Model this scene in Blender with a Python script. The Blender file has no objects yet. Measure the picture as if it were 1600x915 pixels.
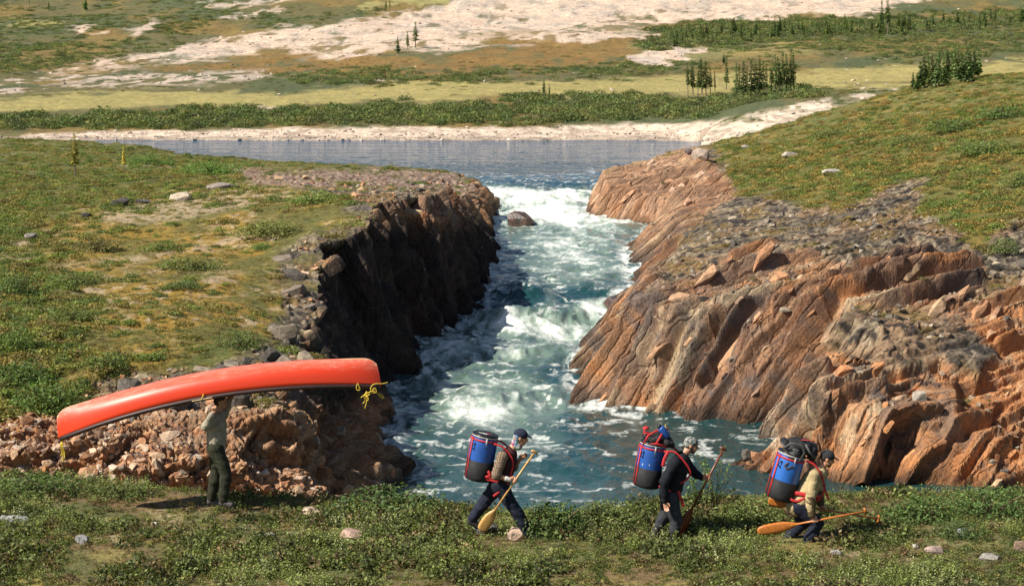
import bpy, bmesh, math, random
import numpy as np
from mathutils import Vector, Matrix, Euler, Quaternion

random.seed(7)
RNG = np.random.default_rng(11)
SC = bpy.context.scene
COL = SC.collection

# ------------------------------------------------------------------ camera
F = 2884.0                      # focal length in pixels of the 1600 px wide photograph
VH = 100.0                      # height of the level line in the photograph
cam_d = bpy.data.cameras.new("camera")
cam = bpy.data.objects.new("camera", cam_d)
COL.objects.link(cam)
cam.location = (0, 0, 0)
cam.rotation_euler = (math.radians(90), 0, 0)
cam_d.sensor_width = 36.0
cam_d.lens = F / 1600 * 36.0
cam_d.shift_y = -(457.5 - VH) / 1600
cam_d.clip_start = 0.5
cam_d.clip_end = 9000
SC.camera = cam

# ------------------------------------------------------------------ light
SUN = Vector((-0.76, -0.38, 0.82)).normalized()      # towards the sun
elev = math.asin(SUN.z)
world = bpy.data.worlds.new("World")
SC.world = world
world.use_nodes = True
nt = world.node_tree
bg = nt.nodes["Background"]
sky = nt.nodes.new("ShaderNodeTexSky")
sky.sky_type = 'NISHITA'
sky.sun_disc = False
sky.sun_elevation = elev
sky.sun_rotation = math.atan2(SUN.x, SUN.y)
sky.altitude = 200
nt.links.new(sky.outputs[0], bg.inputs[0])
bg.inputs[1].default_value = 0.055
sun_d = bpy.data.lights.new("sun", 'SUN')
sun_d.energy = 5.0
sun_d.angle = math.radians(0.53)
sun_d.color = (1.0, 0.915, 0.79)
sun = bpy.data.objects.new("sun", sun_d)
COL.objects.link(sun)
sun.rotation_euler = SUN.to_track_quat('Z', 'Y').to_euler()
SC.view_settings.view_transform = 'Standard'
SC.view_settings.look = 'None'
SC.view_settings.exposure = 0.7
SC.view_settings.gamma = 1.0

# ------------------------------------------------------------------ helpers
def ray(u, v, D):
    """point at distance D seen at photo position (u, v)"""
    return Vector(((u - 800) / F * D, D, (VH - v) / F * D))

def hash3(ix, iy, iz, seed=0):
    with np.errstate(over='ignore'):
        h = (ix.astype(np.int64) * 374761393 + iy.astype(np.int64) * 668265263 + iz.astype(np.int64) * 2147483647 + seed * 144269504)
        h = h.astype(np.uint32)
        h ^= h >> np.uint32(13)
        h = h * np.uint32(1274126177)
        h ^= h >> np.uint32(16)
        h = h * np.uint32(2246822519)
        h ^= h >> np.uint32(13)
    return h.astype(np.float64) / 4294967295.0

def vnoise(x, y, z, seed=0):
    x0 = np.floor(x); y0 = np.floor(y); z0 = np.floor(z)
    fx = x - x0; fy = y - y0; fz = z - z0
    fx = fx * fx * (3 - 2 * fx); fy = fy * fy * (3 - 2 * fy); fz = fz * fz * (3 - 2 * fz)
    r = 0
    for dx in (0, 1):
        for dy in (0, 1):
            for dz in (0, 1):
                w = (fx if dx else 1 - fx) * (fy if dy else 1 - fy) * (fz if dz else 1 - fz)
                r = r + w * hash3(x0 + dx, y0 + dy, z0 + dz, seed)
    return r

def fbm(x, y, z=None, octv=4, seed=0, gain=0.5):
    if z is None: z = np.zeros_like(x) + 0.37
    a, s, t = 1.0, 0.0, 0.0
    for k in range(octv):
        s = s + a * vnoise(x * 2 ** k + 17.3 * k, y * 2 ** k - 9.1 * k, z * 2 ** k + 3.7 * k, seed + k)
        t += a; a *= gain
    return s / t                                   # 0..1 around 0.5

def sstep(a, b, x):
    t = np.clip((x - a) / (b - a), 0, 1)
    return t * t * (3 - 2 * t)

def mixc(c, col, m):
    return c * (1 - m[..., None]) + np.asarray(col) * m[..., None]

def inpoly(px, py, poly):
    ins = np.zeros(px.shape, bool)
    n = len(poly)
    for i in range(n):
        x1, y1 = poly[i]; x2, y2 = poly[(i + 1) % n]
        if y1 == y2: continue
        c = ((y1 > py) != (y2 > py)) & (px < (x2 - x1) * (py - y1) / (y2 - y1) + x1)
        ins ^= c
    return ins

def polydist(px, py, poly, closed=True):
    best = np.full(px.shape, 1e18); bi = np.zeros(px.shape); n = len(poly)
    for i in range(n if closed else n - 1):
        x1, y1 = poly[i]; x2, y2 = poly[(i + 1) % n]
        dx, dy = x2 - x1, y2 - y1
        t = np.clip(((px - x1) * dx + (py - y1) * dy) / (dx * dx + dy * dy + 1e-12), 0, 1)
        d = (px - x1 - t * dx) ** 2 + (py - y1 - t * dy) ** 2
        m = d < best
        best = np.where(m, d, best); bi = np.where(m, i + t, bi)
    return np.sqrt(best), bi

def polymask(px, py, poly, soft=6.0):
    d, _ = polydist(px, py, poly)
    return sstep(-soft, soft, np.where(inpoly(px, py, poly), d, -d))

def tps(ctrl):
    """thin plate spline through (x, y, z) points"""
    c = np.array(ctrl, float); n = len(c)
    sc = 50.0
    X = c[:, :2] / sc
    def U(r2): return 0.5 * r2 * np.log(r2 + 1e-12)
    r2 = ((X[:, None] - X[None]) ** 2).sum(-1)
    A = np.zeros((n + 3, n + 3)); A[:n, :n] = U(r2) + np.eye(n) * 0.002
    A[:n, n] = 1; A[:n, n + 1:] = X; A[n, :n] = 1; A[n + 1:, :n] = X.T
    b = np.zeros(n + 3); b[:n] = c[:, 2]
    w = np.linalg.solve(A, b)
    def f(x, y):
        x = x / sc; y = y / sc
        r = w[n] + w[n + 1] * x + w[n + 2] * y
        for k in range(n):
            r = r + w[k] * U((x - X[k, 0]) ** 2 + (y - X[k, 1]) ** 2)
        return r
    return f

def link(o, parent=None):
    COL.objects.link(o)
    if parent is not None: o.parent = parent
    return o

def tag(o, label=None, cat=None, group=None, kind=None):
    if label: o['label'] = label
    if cat: o['category'] = cat
    if group: o['group'] = group
    if kind: o['kind'] = kind
    return o

def mesh_np(name, P, faces, attrs=None, mat=None, smooth=False):
    """fast mesh from arrays: P (n,3), faces (m,k)"""
    me = bpy.data.meshes.new(name)
    k = faces.shape[1]; m = len(faces)
    me.vertices.add(len(P)); me.vertices.foreach_set('co', np.ascontiguousarray(P, np.float32).ravel())
    me.loops.add(m * k); me.loops.foreach_set('vertex_index', np.ascontiguousarray(faces, np.int32).ravel())
    me.polygons.add(m)
    me.polygons.foreach_set('loop_start', np.arange(0, m * k, k, dtype=np.int32))
    me.polygons.foreach_set('use_smooth', np.full(m, smooth, bool))
    me.update(calc_edges=True)
    for an, av in (attrs or {}).items():
        if av.ndim == 2:
            a = me.attributes.new(an, 'FLOAT_COLOR', 'POINT')
            buf = np.ones((len(P), 4), np.float32); buf[:, :3] = av
            a.data.foreach_set('color', buf.ravel())
        else:
            a = me.attributes.new(an, 'FLOAT', 'POINT')
            a.data.foreach_set('value', np.ascontiguousarray(av, np.float32))
    if mat: me.materials.append(mat)
    return me

def grid_faces(nr, nc, keep=None):
    i = np.arange(nr * nc).reshape(nr, nc)
    f = np.stack([i[:-1, :-1], i[:-1, 1:], i[1:, 1:], i[1:, :-1]], -1).reshape(-1, 4)
    if keep is not None: f = f[keep[:-1, :-1].ravel()]
    return f

def compact(P, faces, attrs):
    used = np.zeros(len(P), bool); used[faces.ravel()] = True
    idx = np.cumsum(used) - 1
    return P[used], idx[faces], {k: v[used] for k, v in attrs.items()}

def normals(P):
    du = np.gradient(P, axis=1); dv = np.gradient(P, axis=0)
    n = np.cross(du, dv)
    n /= np.linalg.norm(n, axis=-1, keepdims=True) + 1e-12
    n[n[..., 2] < 0] *= -1
    return n

# node helpers
class NT:
    def __init__(s, name):
        s.m = bpy.data.materials.new(name); s.m.use_nodes = True
        s.t = s.m.node_tree; s.b = s.t.nodes["Principled BSDF"]
    def n(s, typ, **kw):
        o = s.t.nodes.new("ShaderNode" + typ)
        for k, v in kw.items():
            if k.startswith('i_'):
                key = k[2:]
                key = int(key) if key.isdigit() else key.replace('_', ' ')
                if hasattr(v, 'is_output') or isinstance(v, bpy.types.NodeSocket): s.t.links.new(v, o.inputs[key])
                else: o.inputs[key].default_value = v
            else: setattr(o, k, v)
        return o
    def l(s, a, b): s.t.links.new(a, b)
    def attr(s, name, out='Color', kind='GEOMETRY'):
        o = s.n('Attribute', attribute_name=name, attribute_type=kind); return o.outputs[out]
    def noise(s, vec, scale, detail=4, rough=0.55, out=0):
        o = s.n('TexNoise'); o.inputs['Scale'].default_value = scale
        o.inputs['Detail'].default_value = detail; o.inputs['Roughness'].default_value = rough
        if vec is not None: s.l(vec, o.inputs['Vector'])
        return o.outputs[out]
    def ramp(s, fac, stops):
        o = s.n('ValToRGB'); cr = o.color_ramp
        while len(cr.elements) < len(stops): cr.elements.new(0.5)
        for e, (p, c) in zip(cr.elements, stops):
            e.position = p; e.color = (c, c, c, 1) if isinstance(c, (int, float)) else (*c, 1)
        s.l(fac, o.inputs[0]); return o.outputs[0]
    def mix(s, fac, a, b, mode='MIX'):
        o = s.n('MixRGB', blend_type=mode)
        for i, v in ((0, fac), (1, a), (2, b)):
            if isinstance(v, bpy.types.NodeSocket): s.l(v, o.inputs[i])
            elif isinstance(v, (int, float)): o.inputs[i].default_value = v if i == 0 else (v, v, v, 1)
            else: o.inputs[i].default_value = (*v, 1)
        return o.outputs[0]
    def math(s, op, a, b=0.0):
        o = s.n('Math', operation=op)
        for i, v in ((0, a), (1, b)):
            if isinstance(v, bpy.types.NodeSocket): s.l(v, o.inputs[i])
            else: o.inputs[i].default_value = v
        return o.outputs[0]
    def bump(s, h, strength=0.5, dist=0.1):
        o = s.n('Bump'); o.inputs['Strength'].default_value = strength; o.inputs['Distance'].default_value = dist
        s.l(h, o.inputs['Height']); s.l(o.outputs[0], s.b.inputs['Normal']); return o
    def set(s, **kw):
        for k, v in kw.items():
            i = s.b.inputs[k.replace('_', ' ')]
            if isinstance(v, bpy.types.NodeSocket): s.l(v, i)
            elif isinstance(v, tuple) and len(v) == 3: i.default_value = (*v, 1)
            else: i.default_value = v
    def pos(s):
        return s.n('NewGeometry').outputs['Position']
    def obco(s):
        return s.n('TexCoord').outputs['Object']

# ------------------------------------------------------------------ river profile and shores
ZW_Y = [0, 80, 88, 97, 103, 109, 114, 130, 145, 158, 170, 180, 187, 193, 198, 9000]
ZW_Z = [-15, -15, -14.92, -14.78, -14.66, -13.98, -13.82, -13.62, -13.42, -13.22, -12.98, -12.78, -12.48, -12.10, -12, -12]
def zw(y): return np.interp(y, ZW_Y, ZW_Z)
def shore_pt(u, v):
    ds = np.linspace(50, 320, 5400)
    vv = VH - F * zw(ds) / ds
    D = ds[np.argmin(np.abs(vv - v))]
    return ((u - 800) / F * D, D)

# (u, v, slope of the bank there)
RIGHT_SHORE = [(1100, 226, .5), (1085, 238, .8), (1000, 263, 1.5), (945, 285, 1.6), (925, 305, 1.9), (921, 340, 1.9), (960, 347, 1.9), (1022, 353, 1.5),
               (1000, 366, .9), (975, 392, .9), (982, 415, .8), (990, 440, .75), (962, 466, .75), (940, 500, .95), (912, 545, 1.15), (899, 592, 1.35),
               (906, 625, 1.55), (960, 645, 1.7), (1080, 654, 1.7), (1200, 660, 1.4), (1205, 690, 1.0), (1160, 706, .4), (1118, 735, .45), (1190, 743, .9),
               (1300, 752, 2.2), (1400, 756, 2.2), (1480, 757, 1.2), (1530, 768, .5), (1600, 775, .5)]
LEFT_SHORE = [(616, 748, 1.6), (612, 690, 1.5), (602, 640, 2.0), (600, 606, 2.6), (640, 592, 2.7), (668, 575, 2.7), (662, 545, 2.7), (700, 520, 2.7),
              (748, 485, 2.6), (760, 440, 2.4), (772, 395, 2.2), (765, 372, 2.0), (776, 340, 1.7), (760, 310, 1.5), (728, 285, .7), (650, 271, .3),
              (560, 263, .16), (480, 259, .12), (370, 253, .12), (250, 247, .5), (150, 241, .5)]
wpoly, wslope = [], []
for u, v, s in reversed(LEFT_SHORE[:15][::-1][::-1]): pass
for x, y, s in [(-3.2, 44, 1.0), (-3.8, 60, 1.2)]:
    wpoly.append((x, y)); wslope.append(s)
for u, v, s in LEFT_SHORE:
    wpoly.append(shore_pt(u, v)); wslope.append(s)
for x, y, s in [(-120, 252, .5), (-130, 288, .1), (-60, 291, .1), (0, 289, .1), (20, 291, .1), (31, 285, .3)]:
    wpoly.append((x, y)); wslope.append(s)
for u, v, s in RIGHT_SHORE:
    wpoly.append(shore_pt(u, v)); wslope.append(s)
for x, y, s in [(30, 60, .5), (30, 44, .5)]:
    wpoly.append((x, y)); wslope.append(s)
wslope.append(wslope[0])
NWP = len(wpoly)

def water_sd(x, y):
    """distance to the waterline (positive on land), and the bank slope there"""
    d, bi = polydist(x, y, wpoly)
    d = np.where(inpoly(x, y, wpoly), -d, d)
    return d, np.interp(bi, np.arange(NWP + 1), wslope)

def C(u, v, D): return ((u - 800) / F * D, D, (VH - v) / F * D)
left_ctrl = [C(*p) for p in [(0, 655, 58), (130, 605, 60), (250, 572, 62), (400, 560, 63), (480, 545, 69), (478, 470, 77), (462, 425, 82), (500, 358, 89),
    (570, 337, 92), (640, 315, 102), (720, 303, 113), (758, 312, 133), (745, 296, 160), (650, 266, 182), (560, 262, 205), (300, 480, 72), (100, 500, 70),
    (0, 560, 62), (0, 400, 85), (200, 400, 86), (350, 380, 90), (200, 300, 125), (0, 300, 125), (350, 292, 122), (450, 280, 140), (100, 236, 190),
    (300, 250, 185), (-300, 300, 120), (-300, 600, 60), (-300, 235, 190), (0, 227, 200), (560, 610, 70), (-900, 300, 120), (-900, 600, 60), (-900, 230, 190), (420, 262, 170)]]
right_ctrl = [C(*p) for p in [(1085, 232, 222), (942, 287, 163), (1000, 262, 185), (1090, 240, 200), (1120, 260, 172), (1150, 292, 150), (1060, 335, 136),
    (1110, 320, 135), (1050, 442, 89), (1095, 425, 93), (1110, 395, 98), (1200, 385, 95), (1230, 410, 86), (1300, 398, 88), (1350, 350, 103),
    (1440, 290, 120), (1250, 290, 135), (1200, 240, 170), (1130, 226, 205), (1300, 195, 190), (1420, 142, 200), (1530, 120, 205), (1600, 117, 205),
    (1600, 180, 150), (1600, 250, 115), (1500, 330, 100), (1600, 340, 92), (1400, 240, 140), (1560, 385, 88), (1420, 410, 84), (1480, 405, 85),
    (1350, 492, 77), (1480, 520, 74), (1300, 545, 72), (1400, 550, 71), (1450, 590, 69.5), (1560, 560, 72), (1580, 470, 77), (1620, 430, 82), (1500, 640, 68.5), (1600, 660, 68), (1850, 110, 200), (1850, 250, 110), (1850, 420, 80),
    (1850, 640, 66), (2300, 100, 200), (2300, 300, 100)]] + [(60, 245, -6), (110, 245, -4), (35, 245, -10.5)]
f_left = tps(left_ctrl); f_right = tps(right_ctrl)

# ------------------------------------------------------------------ strata of the bedrock
T1 = np.array([0.66, 0.42, 0.62]); T1 /= np.linalg.norm(T1)
NF = np.array([-0.65, -0.2, 0.72]); NF -= T1 * NF.dot(T1); NF /= np.linalg.norm(NF)
NS = np.cross(T1, NF)
def facets(P, w, L, seed, tilt=1.0, jit=.7, cross=True, soft=.26, groove=0.0):
    """flat broken faces: every block has its own height and its own tilt; beds drop to the next over a short worn edge"""
    q = P @ NS; r = P @ T1; s = P @ NF
    x, y, z = P[..., 0] / w, P[..., 1] / w, P[..., 2] / w
    qq = q / w + .32 * np.sin(q / w * 2.3 + seed) + .2 * np.sin(q / w * 3.9 + 1.3 * seed) + (fbm(x * .4, y * .4, z * .4, 3, seed) - .5) * 2 * jit
    i0 = np.floor(qq); f0 = qq - i0; z0 = i0 * 0
    rw = (fbm(x * .7, y * .7, z * .7, 2, seed + 9) - .5) * 1.1
    def block(i, fq):
        rr = r / L + hash3(i, z0, z0, seed + 5) * 7 + rw
        j = np.floor(rr); fr = rr - j
        k = np.floor(s / (L * .9) + hash3(i, j, z0, seed + 6) * 3) if cross else z0
        h = hash3(i, j, k, seed + 1) - .5; g1 = hash3(i, j, k, seed + 2) - .5; g2 = hash3(i, j, k, seed + 3) - .5
        cx = np.minimum(np.minimum(fq, 1 - fq) * w, np.minimum(fr, 1 - fr) * L * .8)
        return .75 * h - groove * np.exp(-(cx / .055) ** 2) / w + tilt * ((g1 * .9 + .85) * (fq ** 1.4 - .42) + g2 * .7 * (fr - .5)), hash3(i, j, k, seed + 4), hash3(i, z0, z0, seed + 8)
    a = block(i0, f0); b = block(i0 + 1, f0 * 0)
    e = min(.5, soft / w); t = np.clip((f0 - 1 + e) / e, 0, 1)
    return a[0] * (1 - t) + b[0] * t, a[1], a[2]
def strata(P, w, L, seed, jitter=0.8):
    """blocky beds: every bed, and every block of a bed, stands out by its own amount"""
    q = P @ NS; r = P @ T1; s = P @ NF
    wob = (fbm(P[..., 0] * .25, P[..., 1] * .25, P[..., 2] * .25, 3, seed) - .5) * 2 * jitter
    qq = q / w + wob
    i = np.floor(qq); fq = qq - i
    rr = r / L + hash3(i, i * 0, i * 0, seed + 5) * 7 + (fbm(P[..., 0] * .5, P[..., 1] * .5, P[..., 2] * .5, 2, seed + 9) - .5) * .9
    j = np.floor(rr)
    ss = s / (L * 0.8) + hash3(i, j, i * 0, seed + 6) * 3
    k = np.floor(ss)
    return i, j, k, fq, rr - j, hash3(i, i * 0, i * 0, seed), hash3(i, j, k, seed + 1)
# ------------------------------------------------------------------ land beside the river
def rock_albedo(P, seed, jt):
    """colour of bare bedrock, bed by bed"""
    LL = 1.05 if jt < .5 else 1.0; _, hb, hi = facets(P, .55, 3.6 * LL, 13, 1.0, jt, jt > .5); _, hb2, hi2 = facets(P, .22, 1.3 * LL, 23, 1.0, jt, jt > .5); _, hA, lA = facets(P, 1.75, 9.0, 3, 1.0, jt, jt > .5)
    n1 = fbm(P[..., 0] * .35, P[..., 1] * .35, P[..., 2] * .35, 4, seed + 3)
    n2 = fbm(P[..., 0] * 1.6, P[..., 1] * 1.6, P[..., 2] * 1.6, 3, seed + 4)
    c = np.zeros(P.shape) + np.array([.28, .155, .088])
    c = mixc(c, [.40, .27, .16], sstep(.45, .85, hA * .5 + n1 * .5))
    c = mixc(c, [.40, .20, .095], sstep(.45, .75, hb * .6 + n1 * .4) * .8)
    c = mixc(c, [.40, .165, .06], sstep(.57, .67, n1) * .7)
    c = mixc(c, [.20, .15, .115], sstep(.50, .62, fbm(P[..., 0] * .5 + 5, P[..., 1] * .5, P[..., 2] * .5, 4, seed + 8)) * .6)
    c = mixc(c, [.52, .41, .26], sstep(.58, .82, hi * .4 + hb2 * .3 + lA * .3) * .8)
    c = mixc(c, [.115, .07, .052], sstep(.54, .72, hb2 * .4 + (1 - hi) * .6) * .7)
    c = mixc(c, [.12, .105, .10], sstep(.54, .68, n2 * .6 + (1 - n1) * .4) * .7)
    stain = fbm((P @ NS) * 1.1, (P @ T1) * .12, (P @ NF) * .3, 4, seed + 7)
    c = mixc(c, [.09, .075, .07], sstep(.58, .70, stain) * .55)
    return c

ROCK_LEFT = [(360, 262), (470, 268), (560, 262), (700, 266), (790, 300), (800, 420), (760, 520), (640, 620), (640, 770), (500, 850), (-400, 850), (-400, 640),
             (0, 652), (110, 648), (150, 600), (215, 572), (330, 566), (400, 535), (440, 500), (436, 430), (440, 398), (492, 362), (545, 335), (560, 310), (470, 300), (400, 290)]
ROCK_RIGHT = [(1105, 224), (1000, 250), (900, 290), (860, 640), (1080, 780), (1700, 820), (2300, 820), (2300, 520), (1700, 400), (1600, 330), (1565, 345), (1545, 400),
              (1500, 350), (1440, 330), (1445, 282), (1400, 280), (1330, 318), (1250, 318), (1205, 300), (1160, 300), (1140, 262), (1125, 240)]

def land(name, side):
    fl = f_left if side < 0 else f_right
    if side < 0:
        uc = np.concatenate([np.arange(-420, -30, 9), np.arange(-30, 840, 1.75)])
        kn = ([46, 51, 52.5, 66, 72, 120, 170, 256], [.4, .3, .085, .085, .17, .2, .34, .7])
    else:
        uc = np.concatenate([np.arange(860, 1640, 1.75), np.arange(1640, 2150, 9)])
        kn = ([60, 64, 65, 92, 110, 165, 200, 215, 256], [.4, .3, .08, .08, .11, .15, .2, .5, .7])
    ys = [kn[0][0] * 1.0]
    while ys[-1] < 256: ys.append(ys[-1] + float(np.interp(ys[-1], *kn)))
    ys = np.array(ys)
    U, Y = np.meshgrid(uc, ys); X = (U - 800) / F * Y
    d, sl = water_sd(X, Y)
    n3 = fbm(X * .8, Y * .8, None, 3, 21) - .5
    top = fl(X, Y)
    top = top + (fbm(X * .13, Y * .13, None, 3, 5) - .5) * .9 + (fbm(X * .7, Y * .7, None, 3, 6) - .5) * .35
    wob = (fbm(X * .22, Y * .22, None, 3, 31) - .5) * (2.6 if side < 0 else 1.5) * sstep(0.0, 2.5, np.abs(d)) * sstep(0.3, 1.0, sl)
    dd = d + wob
    bank = zw(Y) - .35 + np.where(dd > 0, dd * sl, np.maximum(dd * .6, -2.0))
    if side < 0:
        yf = np.interp(X, [-60, -15, -8.7, -6.3, -4.6, -3], [50, 53.5, 55.5, 58, 63.5, 70]) + (fbm(X * .5, Y * .1, None, 3, 77) - .5) * 2.2
        dy = Y - yf
        fr = np.where(dy > 0, -13.3 + dy * 1.05 - .55 * np.clip(dy - 2.2, 0, 9), -13.3 + dy * .25)
        bank = np.minimum(bank, fr)
    kk = .35                                                  # soft minimum keeps a worn edge
    h = np.clip(.5 + .5 * (top - bank) / kk, 0, 1)
    Z = top * (1 - h) + bank * h - kk * h * (1 - h)
    P = np.stack([X, Y, Z], -1)
    V = VH - F * Z / Y
    dU = (fbm(X * .35, Y * .35, None, 4, 51) - .5) * 90; dV = (fbm(X * .35, Y * .35, None, 4, 52) - .5) * 60
    fac = np.clip(70 / Y, .3, 1.2)
    N = normals(P)
    steep = 1 - N[..., 2]
    rock = polymask(U + dU * fac, V + dV * fac, ROCK_LEFT if side < 0 else ROCK_RIGHT, 9)
    rock = np.maximum(rock, sstep(.16, .34, steep)) * sstep(-.2, .1, d + .3)
    if side < 0: rock *= 1 - .6 * sstep(.5, .7, fbm(X * .5, Y * .5, None, 3, 61)) * sstep(.3, .1, steep) * (V < 640)
    # displacement of the bedrock
    jt = .12 if side > 0 else .6; LL = 1.05 if side > 0 else 1.0
    cr = side < 0; fA, hA, lA = facets(P, 1.75, 9.0, 3, 1.0, jt, cr, .38, .06); fB, hB, lB = facets(P, .55, 3.6 * LL, 13, 1.0, jt, cr, .17, .06); fC, hC, lC = facets(P, .22, 1.3 * LL, 23, 1.0, jt, cr, .10); fD, hD, lD = facets(P, .10, .42, 33)
    fC = fC * sstep(135, 95, Y); fD = fD * sstep(95, 80, Y)
    face = sstep(.1, .3, steep)
    if side > 0:
        cap = polymask(U + dU * .35 * fac, V + dV * .3 * fac, [(1085, 215), (1118, 262), (1150, 300), (1105, 335), (1062, 372), (1035, 425), (1050, 448), (1105, 425), (1150, 398), (1215, 378), (1300, 400), (1390, 402), (1430, 372), (1480, 400), (1535, 410), (1548, 470), (1600, 440), (1700, 420), (2300, 400), (2300, 100)], 8)
        cap = np.maximum(cap, polymask(U + dU * .3, V + dV * .3, [(1288, 505), (1330, 482), (1420, 484), (1500, 505), (1560, 545), (1530, 585), (1470, 560), (1380, 570), (1300, 556)], 8))
        face = np.maximum(face, (1 - cap) * .8) * (1 - .75 * cap)
    disp = face * (fA * (1.45 if side > 0 else 1.5) + fB * (.78 if side > 0 else .80)) + face * fC * .26 + fD * .05
    if side < 0: disp = disp + sstep(600, 660, V) * sstep(620, 560, U) * (fC * .22 + fD * .10 + fB * .22)
    disp = disp + (1 - face) * (fB * .30 + fC * .10 + (fbm(X * 5, Y * 5, Z * 5, 2, 72) - .5) * .16 + (fbm(X * 2.2, Y * 2.2, None, 3, 71) - .5) * .3)
    if side < 0:
        rub = sstep(600, 660, V) * sstep(620, 560, U)
        cell = hash3(np.floor(X * 2.2 + n3 * 2), np.floor(Y * 2.2 - n3 * 2), np.floor(Z * 2.2 + n3), 91)
        disp = disp * (1 - .25 * rub) + rub * (cell - .5) * .10
        # fallen hollow at the downstream corner
        disp = disp - 1.5 * np.exp(-(((U - 540) / 26) ** 2 + ((V - 665) / 60) ** 2))
    else:
        low = sstep(690, 720, V) * sstep(1260, 1200, U)
        disp = disp * (1 - .5 * low)
        sm = sstep(1420, 1440, U) * sstep(1510, 1490, U) * sstep(570, 620, V)
        disp = disp * (1 - .7 * sm) + .35 * sm
    disp = disp * rock
    b = disp.copy(); b[1:-1] = .25 * disp[:-2] + .5 * disp[1:-1] + .25 * disp[2:]; d2 = b.copy(); d2[:, 1:-1] = .25 * b[:, :-2] + .5 * b[:, 1:-1] + .25 * b[:, 2:]
    shp = .50 * face if side > 0 else np.maximum(.45 * face, .5 * sstep(600, 660, V) * sstep(620, 560, U))
    d3 = d2.copy()
    for _ in range(2):
        b = d3.copy(); b[1:-1] = .25 * d3[:-2] + .5 * d3[1:-1] + .25 * d3[2:]; d3 = b.copy(); d3[:, 1:-1] = .25 * b[:, :-2] + .5 * b[:, 1:-1] + .25 * b[:, 2:]
    jump = np.abs(disp - d3); g = jump.copy()
    for _ in range(2): g[1:-1, 1:-1] = np.maximum.reduce([g[1:-1, 1:-1], g[:-2, 1:-1], g[2:, 1:-1], g[1:-1, :-2], g[1:-1, 2:]])
    tooth = .85 * sstep(.13, .26, g) * (side > 0)
    disp = d3 * tooth + (d2 * (1 - shp) + disp * shp) * (1 - tooth)                  # worn edges on the flat tops, sharper ones on the faces
    ND = N
    if side > 0:                                                       # the beds break out along one direction
        ND = N * .35 + NF * .65; ND = np.where((U < 1290)[..., None] & (V < 700)[..., None], ND / np.linalg.norm(ND, axis=-1, keepdims=True), N)
    D3 = ND * disp[..., None]
    tund = (fbm(X * 1.3, Y * 1.3, None, 3, 81) - .5) * .22 * (1 - rock)
    P2 = P + D3; P2[..., 2] += tund
    N2 = normals(P2); steep2 = 1 - N2[..., 2]
    # ---------------- colours
    nA = fbm(X * .16, Y * .16, None, 4, 101); nB = fbm(X * .55, Y * .4, None, 4, 102); nC = fbm(X * 2.4, Y * 2.0, None, 3, 103); nD = fbm(X * .3 + 40, Y * .2, None, 4, 104)
    c = np.zeros(P.shape) + np.array([.135, .125, .034])
    c = mixc(c, [.095, .115, .030], sstep(.45, .6, nB))
    if side < 0:
        och = polymask(U + dU, V + dV, [(60, 360), (200, 300), (420, 270), (560, 300), (520, 360), (450, 420), (460, 520), (300, 560), (120, 600), (40, 560), (150, 470)], 30)
        och = np.clip(och * sstep(.40, .55, nB * .5 + nD * .5), 0, 1)
        c = mixc(c, [.30, .185, .034], och * .9)
        pale = och * sstep(.50, .60, nC * .6 + nA * .4) + sstep(.56, .64, nD) * sstep(.5, .6, nC) * .6
        for poly in ([(190, 405), (250, 395), (330, 375), (400, 360), (400, 372), (300, 392), (215, 412), (80, 412)], [(150, 330), (260, 315), (350, 303), (390, 300), (380, 322), (280, 345), (200, 350), (150, 345)],
                     [(400, 360), (440, 362), (430, 374), (395, 372)], [(280, 300), (350, 295), (380, 283), (480, 275), (520, 290), (400, 320), (300, 325)], [(0, 380), (60, 375), (50, 400), (0, 410)]):
            pale = np.maximum(pale, polymask(U + dU * .3, V + dV * .15, poly, 5) * sstep(.3, .5, nC))
        c = mixc(c, [.40, .31, .20], np.clip(pale, 0, 1) * .85)
    else:
        och = sstep(.46, .58, nD * .6 + nC * .4) * (.5 + .5 * sstep(.4, .6, nA))
        c = mixc(c, [.25, .17, .036], och * .75)
        c = mixc(c, [.34, .29, .20], sstep(.60, .68, nC * .7 + nB * .3) * .6)
    r = rock_albedo(P, 201, jt)
    gt = sstep(.22, .09, steep + (nB - .5) * .25) + 0 * X                                 # weathered tops carry dark lichen and grey rubble
    g = fbm(X * 3.1, Y * 3.1, Z * 3.1, 3, 111)
    grey = mixc(np.zeros(P.shape) + np.array([.115, .092, .068]), [.31, .255, .175], sstep(.50, .62, g))
    grey = mixc(grey, [.30, .18, .10], sstep(.48, .60, nD) * .6)
    grey = mixc(grey, [.035, .031, .027], sstep(.47, .36, g))
    grey = mixc(grey, [.05, .045, .04], sstep(.50, .62, nA) * .5)
    grey = mixc(grey, [.22, .145, .05], sstep(.52, .62, nB) * .6)
    if side > 0: gt = np.clip(cap * 1.1 - (nC - .5) * .5, 0, 1)
    if side < 0:
        far_b = sstep(115, 140, Y)                                      # pinkish boulder apron by the pool
        grey = grey * (1 - far_b[..., None]) + far_b[..., None] * mixc(np.zeros(P.shape) + np.array([.19, .125, .095]), [.36, .27, .21], sstep(.48, .6, g))
        gt = gt * (1 - rub)
        rr = mixc(np.zeros(P.shape) + np.array([.36, .17, .08]), [.46, .28, .155], sstep(.5, .75, cell))
        rr = mixc(rr, [.42, .20, .07], sstep(.55, .65, nB)); rr = mixc(rr, [.17, .10, .065], sstep(.50, .36, nC) * .8)
        rr = mixc(rr, [.55, .43, .33], sstep(.64, .72, g) * .45)
        r = r * (1 - rub[..., None] * .85) + rr * rub[..., None] * .85
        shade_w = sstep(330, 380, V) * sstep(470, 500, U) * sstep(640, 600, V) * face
        r = mixc(r * (1 - .80 * shade_w[..., None]), [.042, .038, .038], shade_w * .5)                          # shade of the left wall darkened into its rock colour
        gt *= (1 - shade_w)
    else:
        pk = sstep(125, 150, Y)                                         # pinkish slabs upstream
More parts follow.
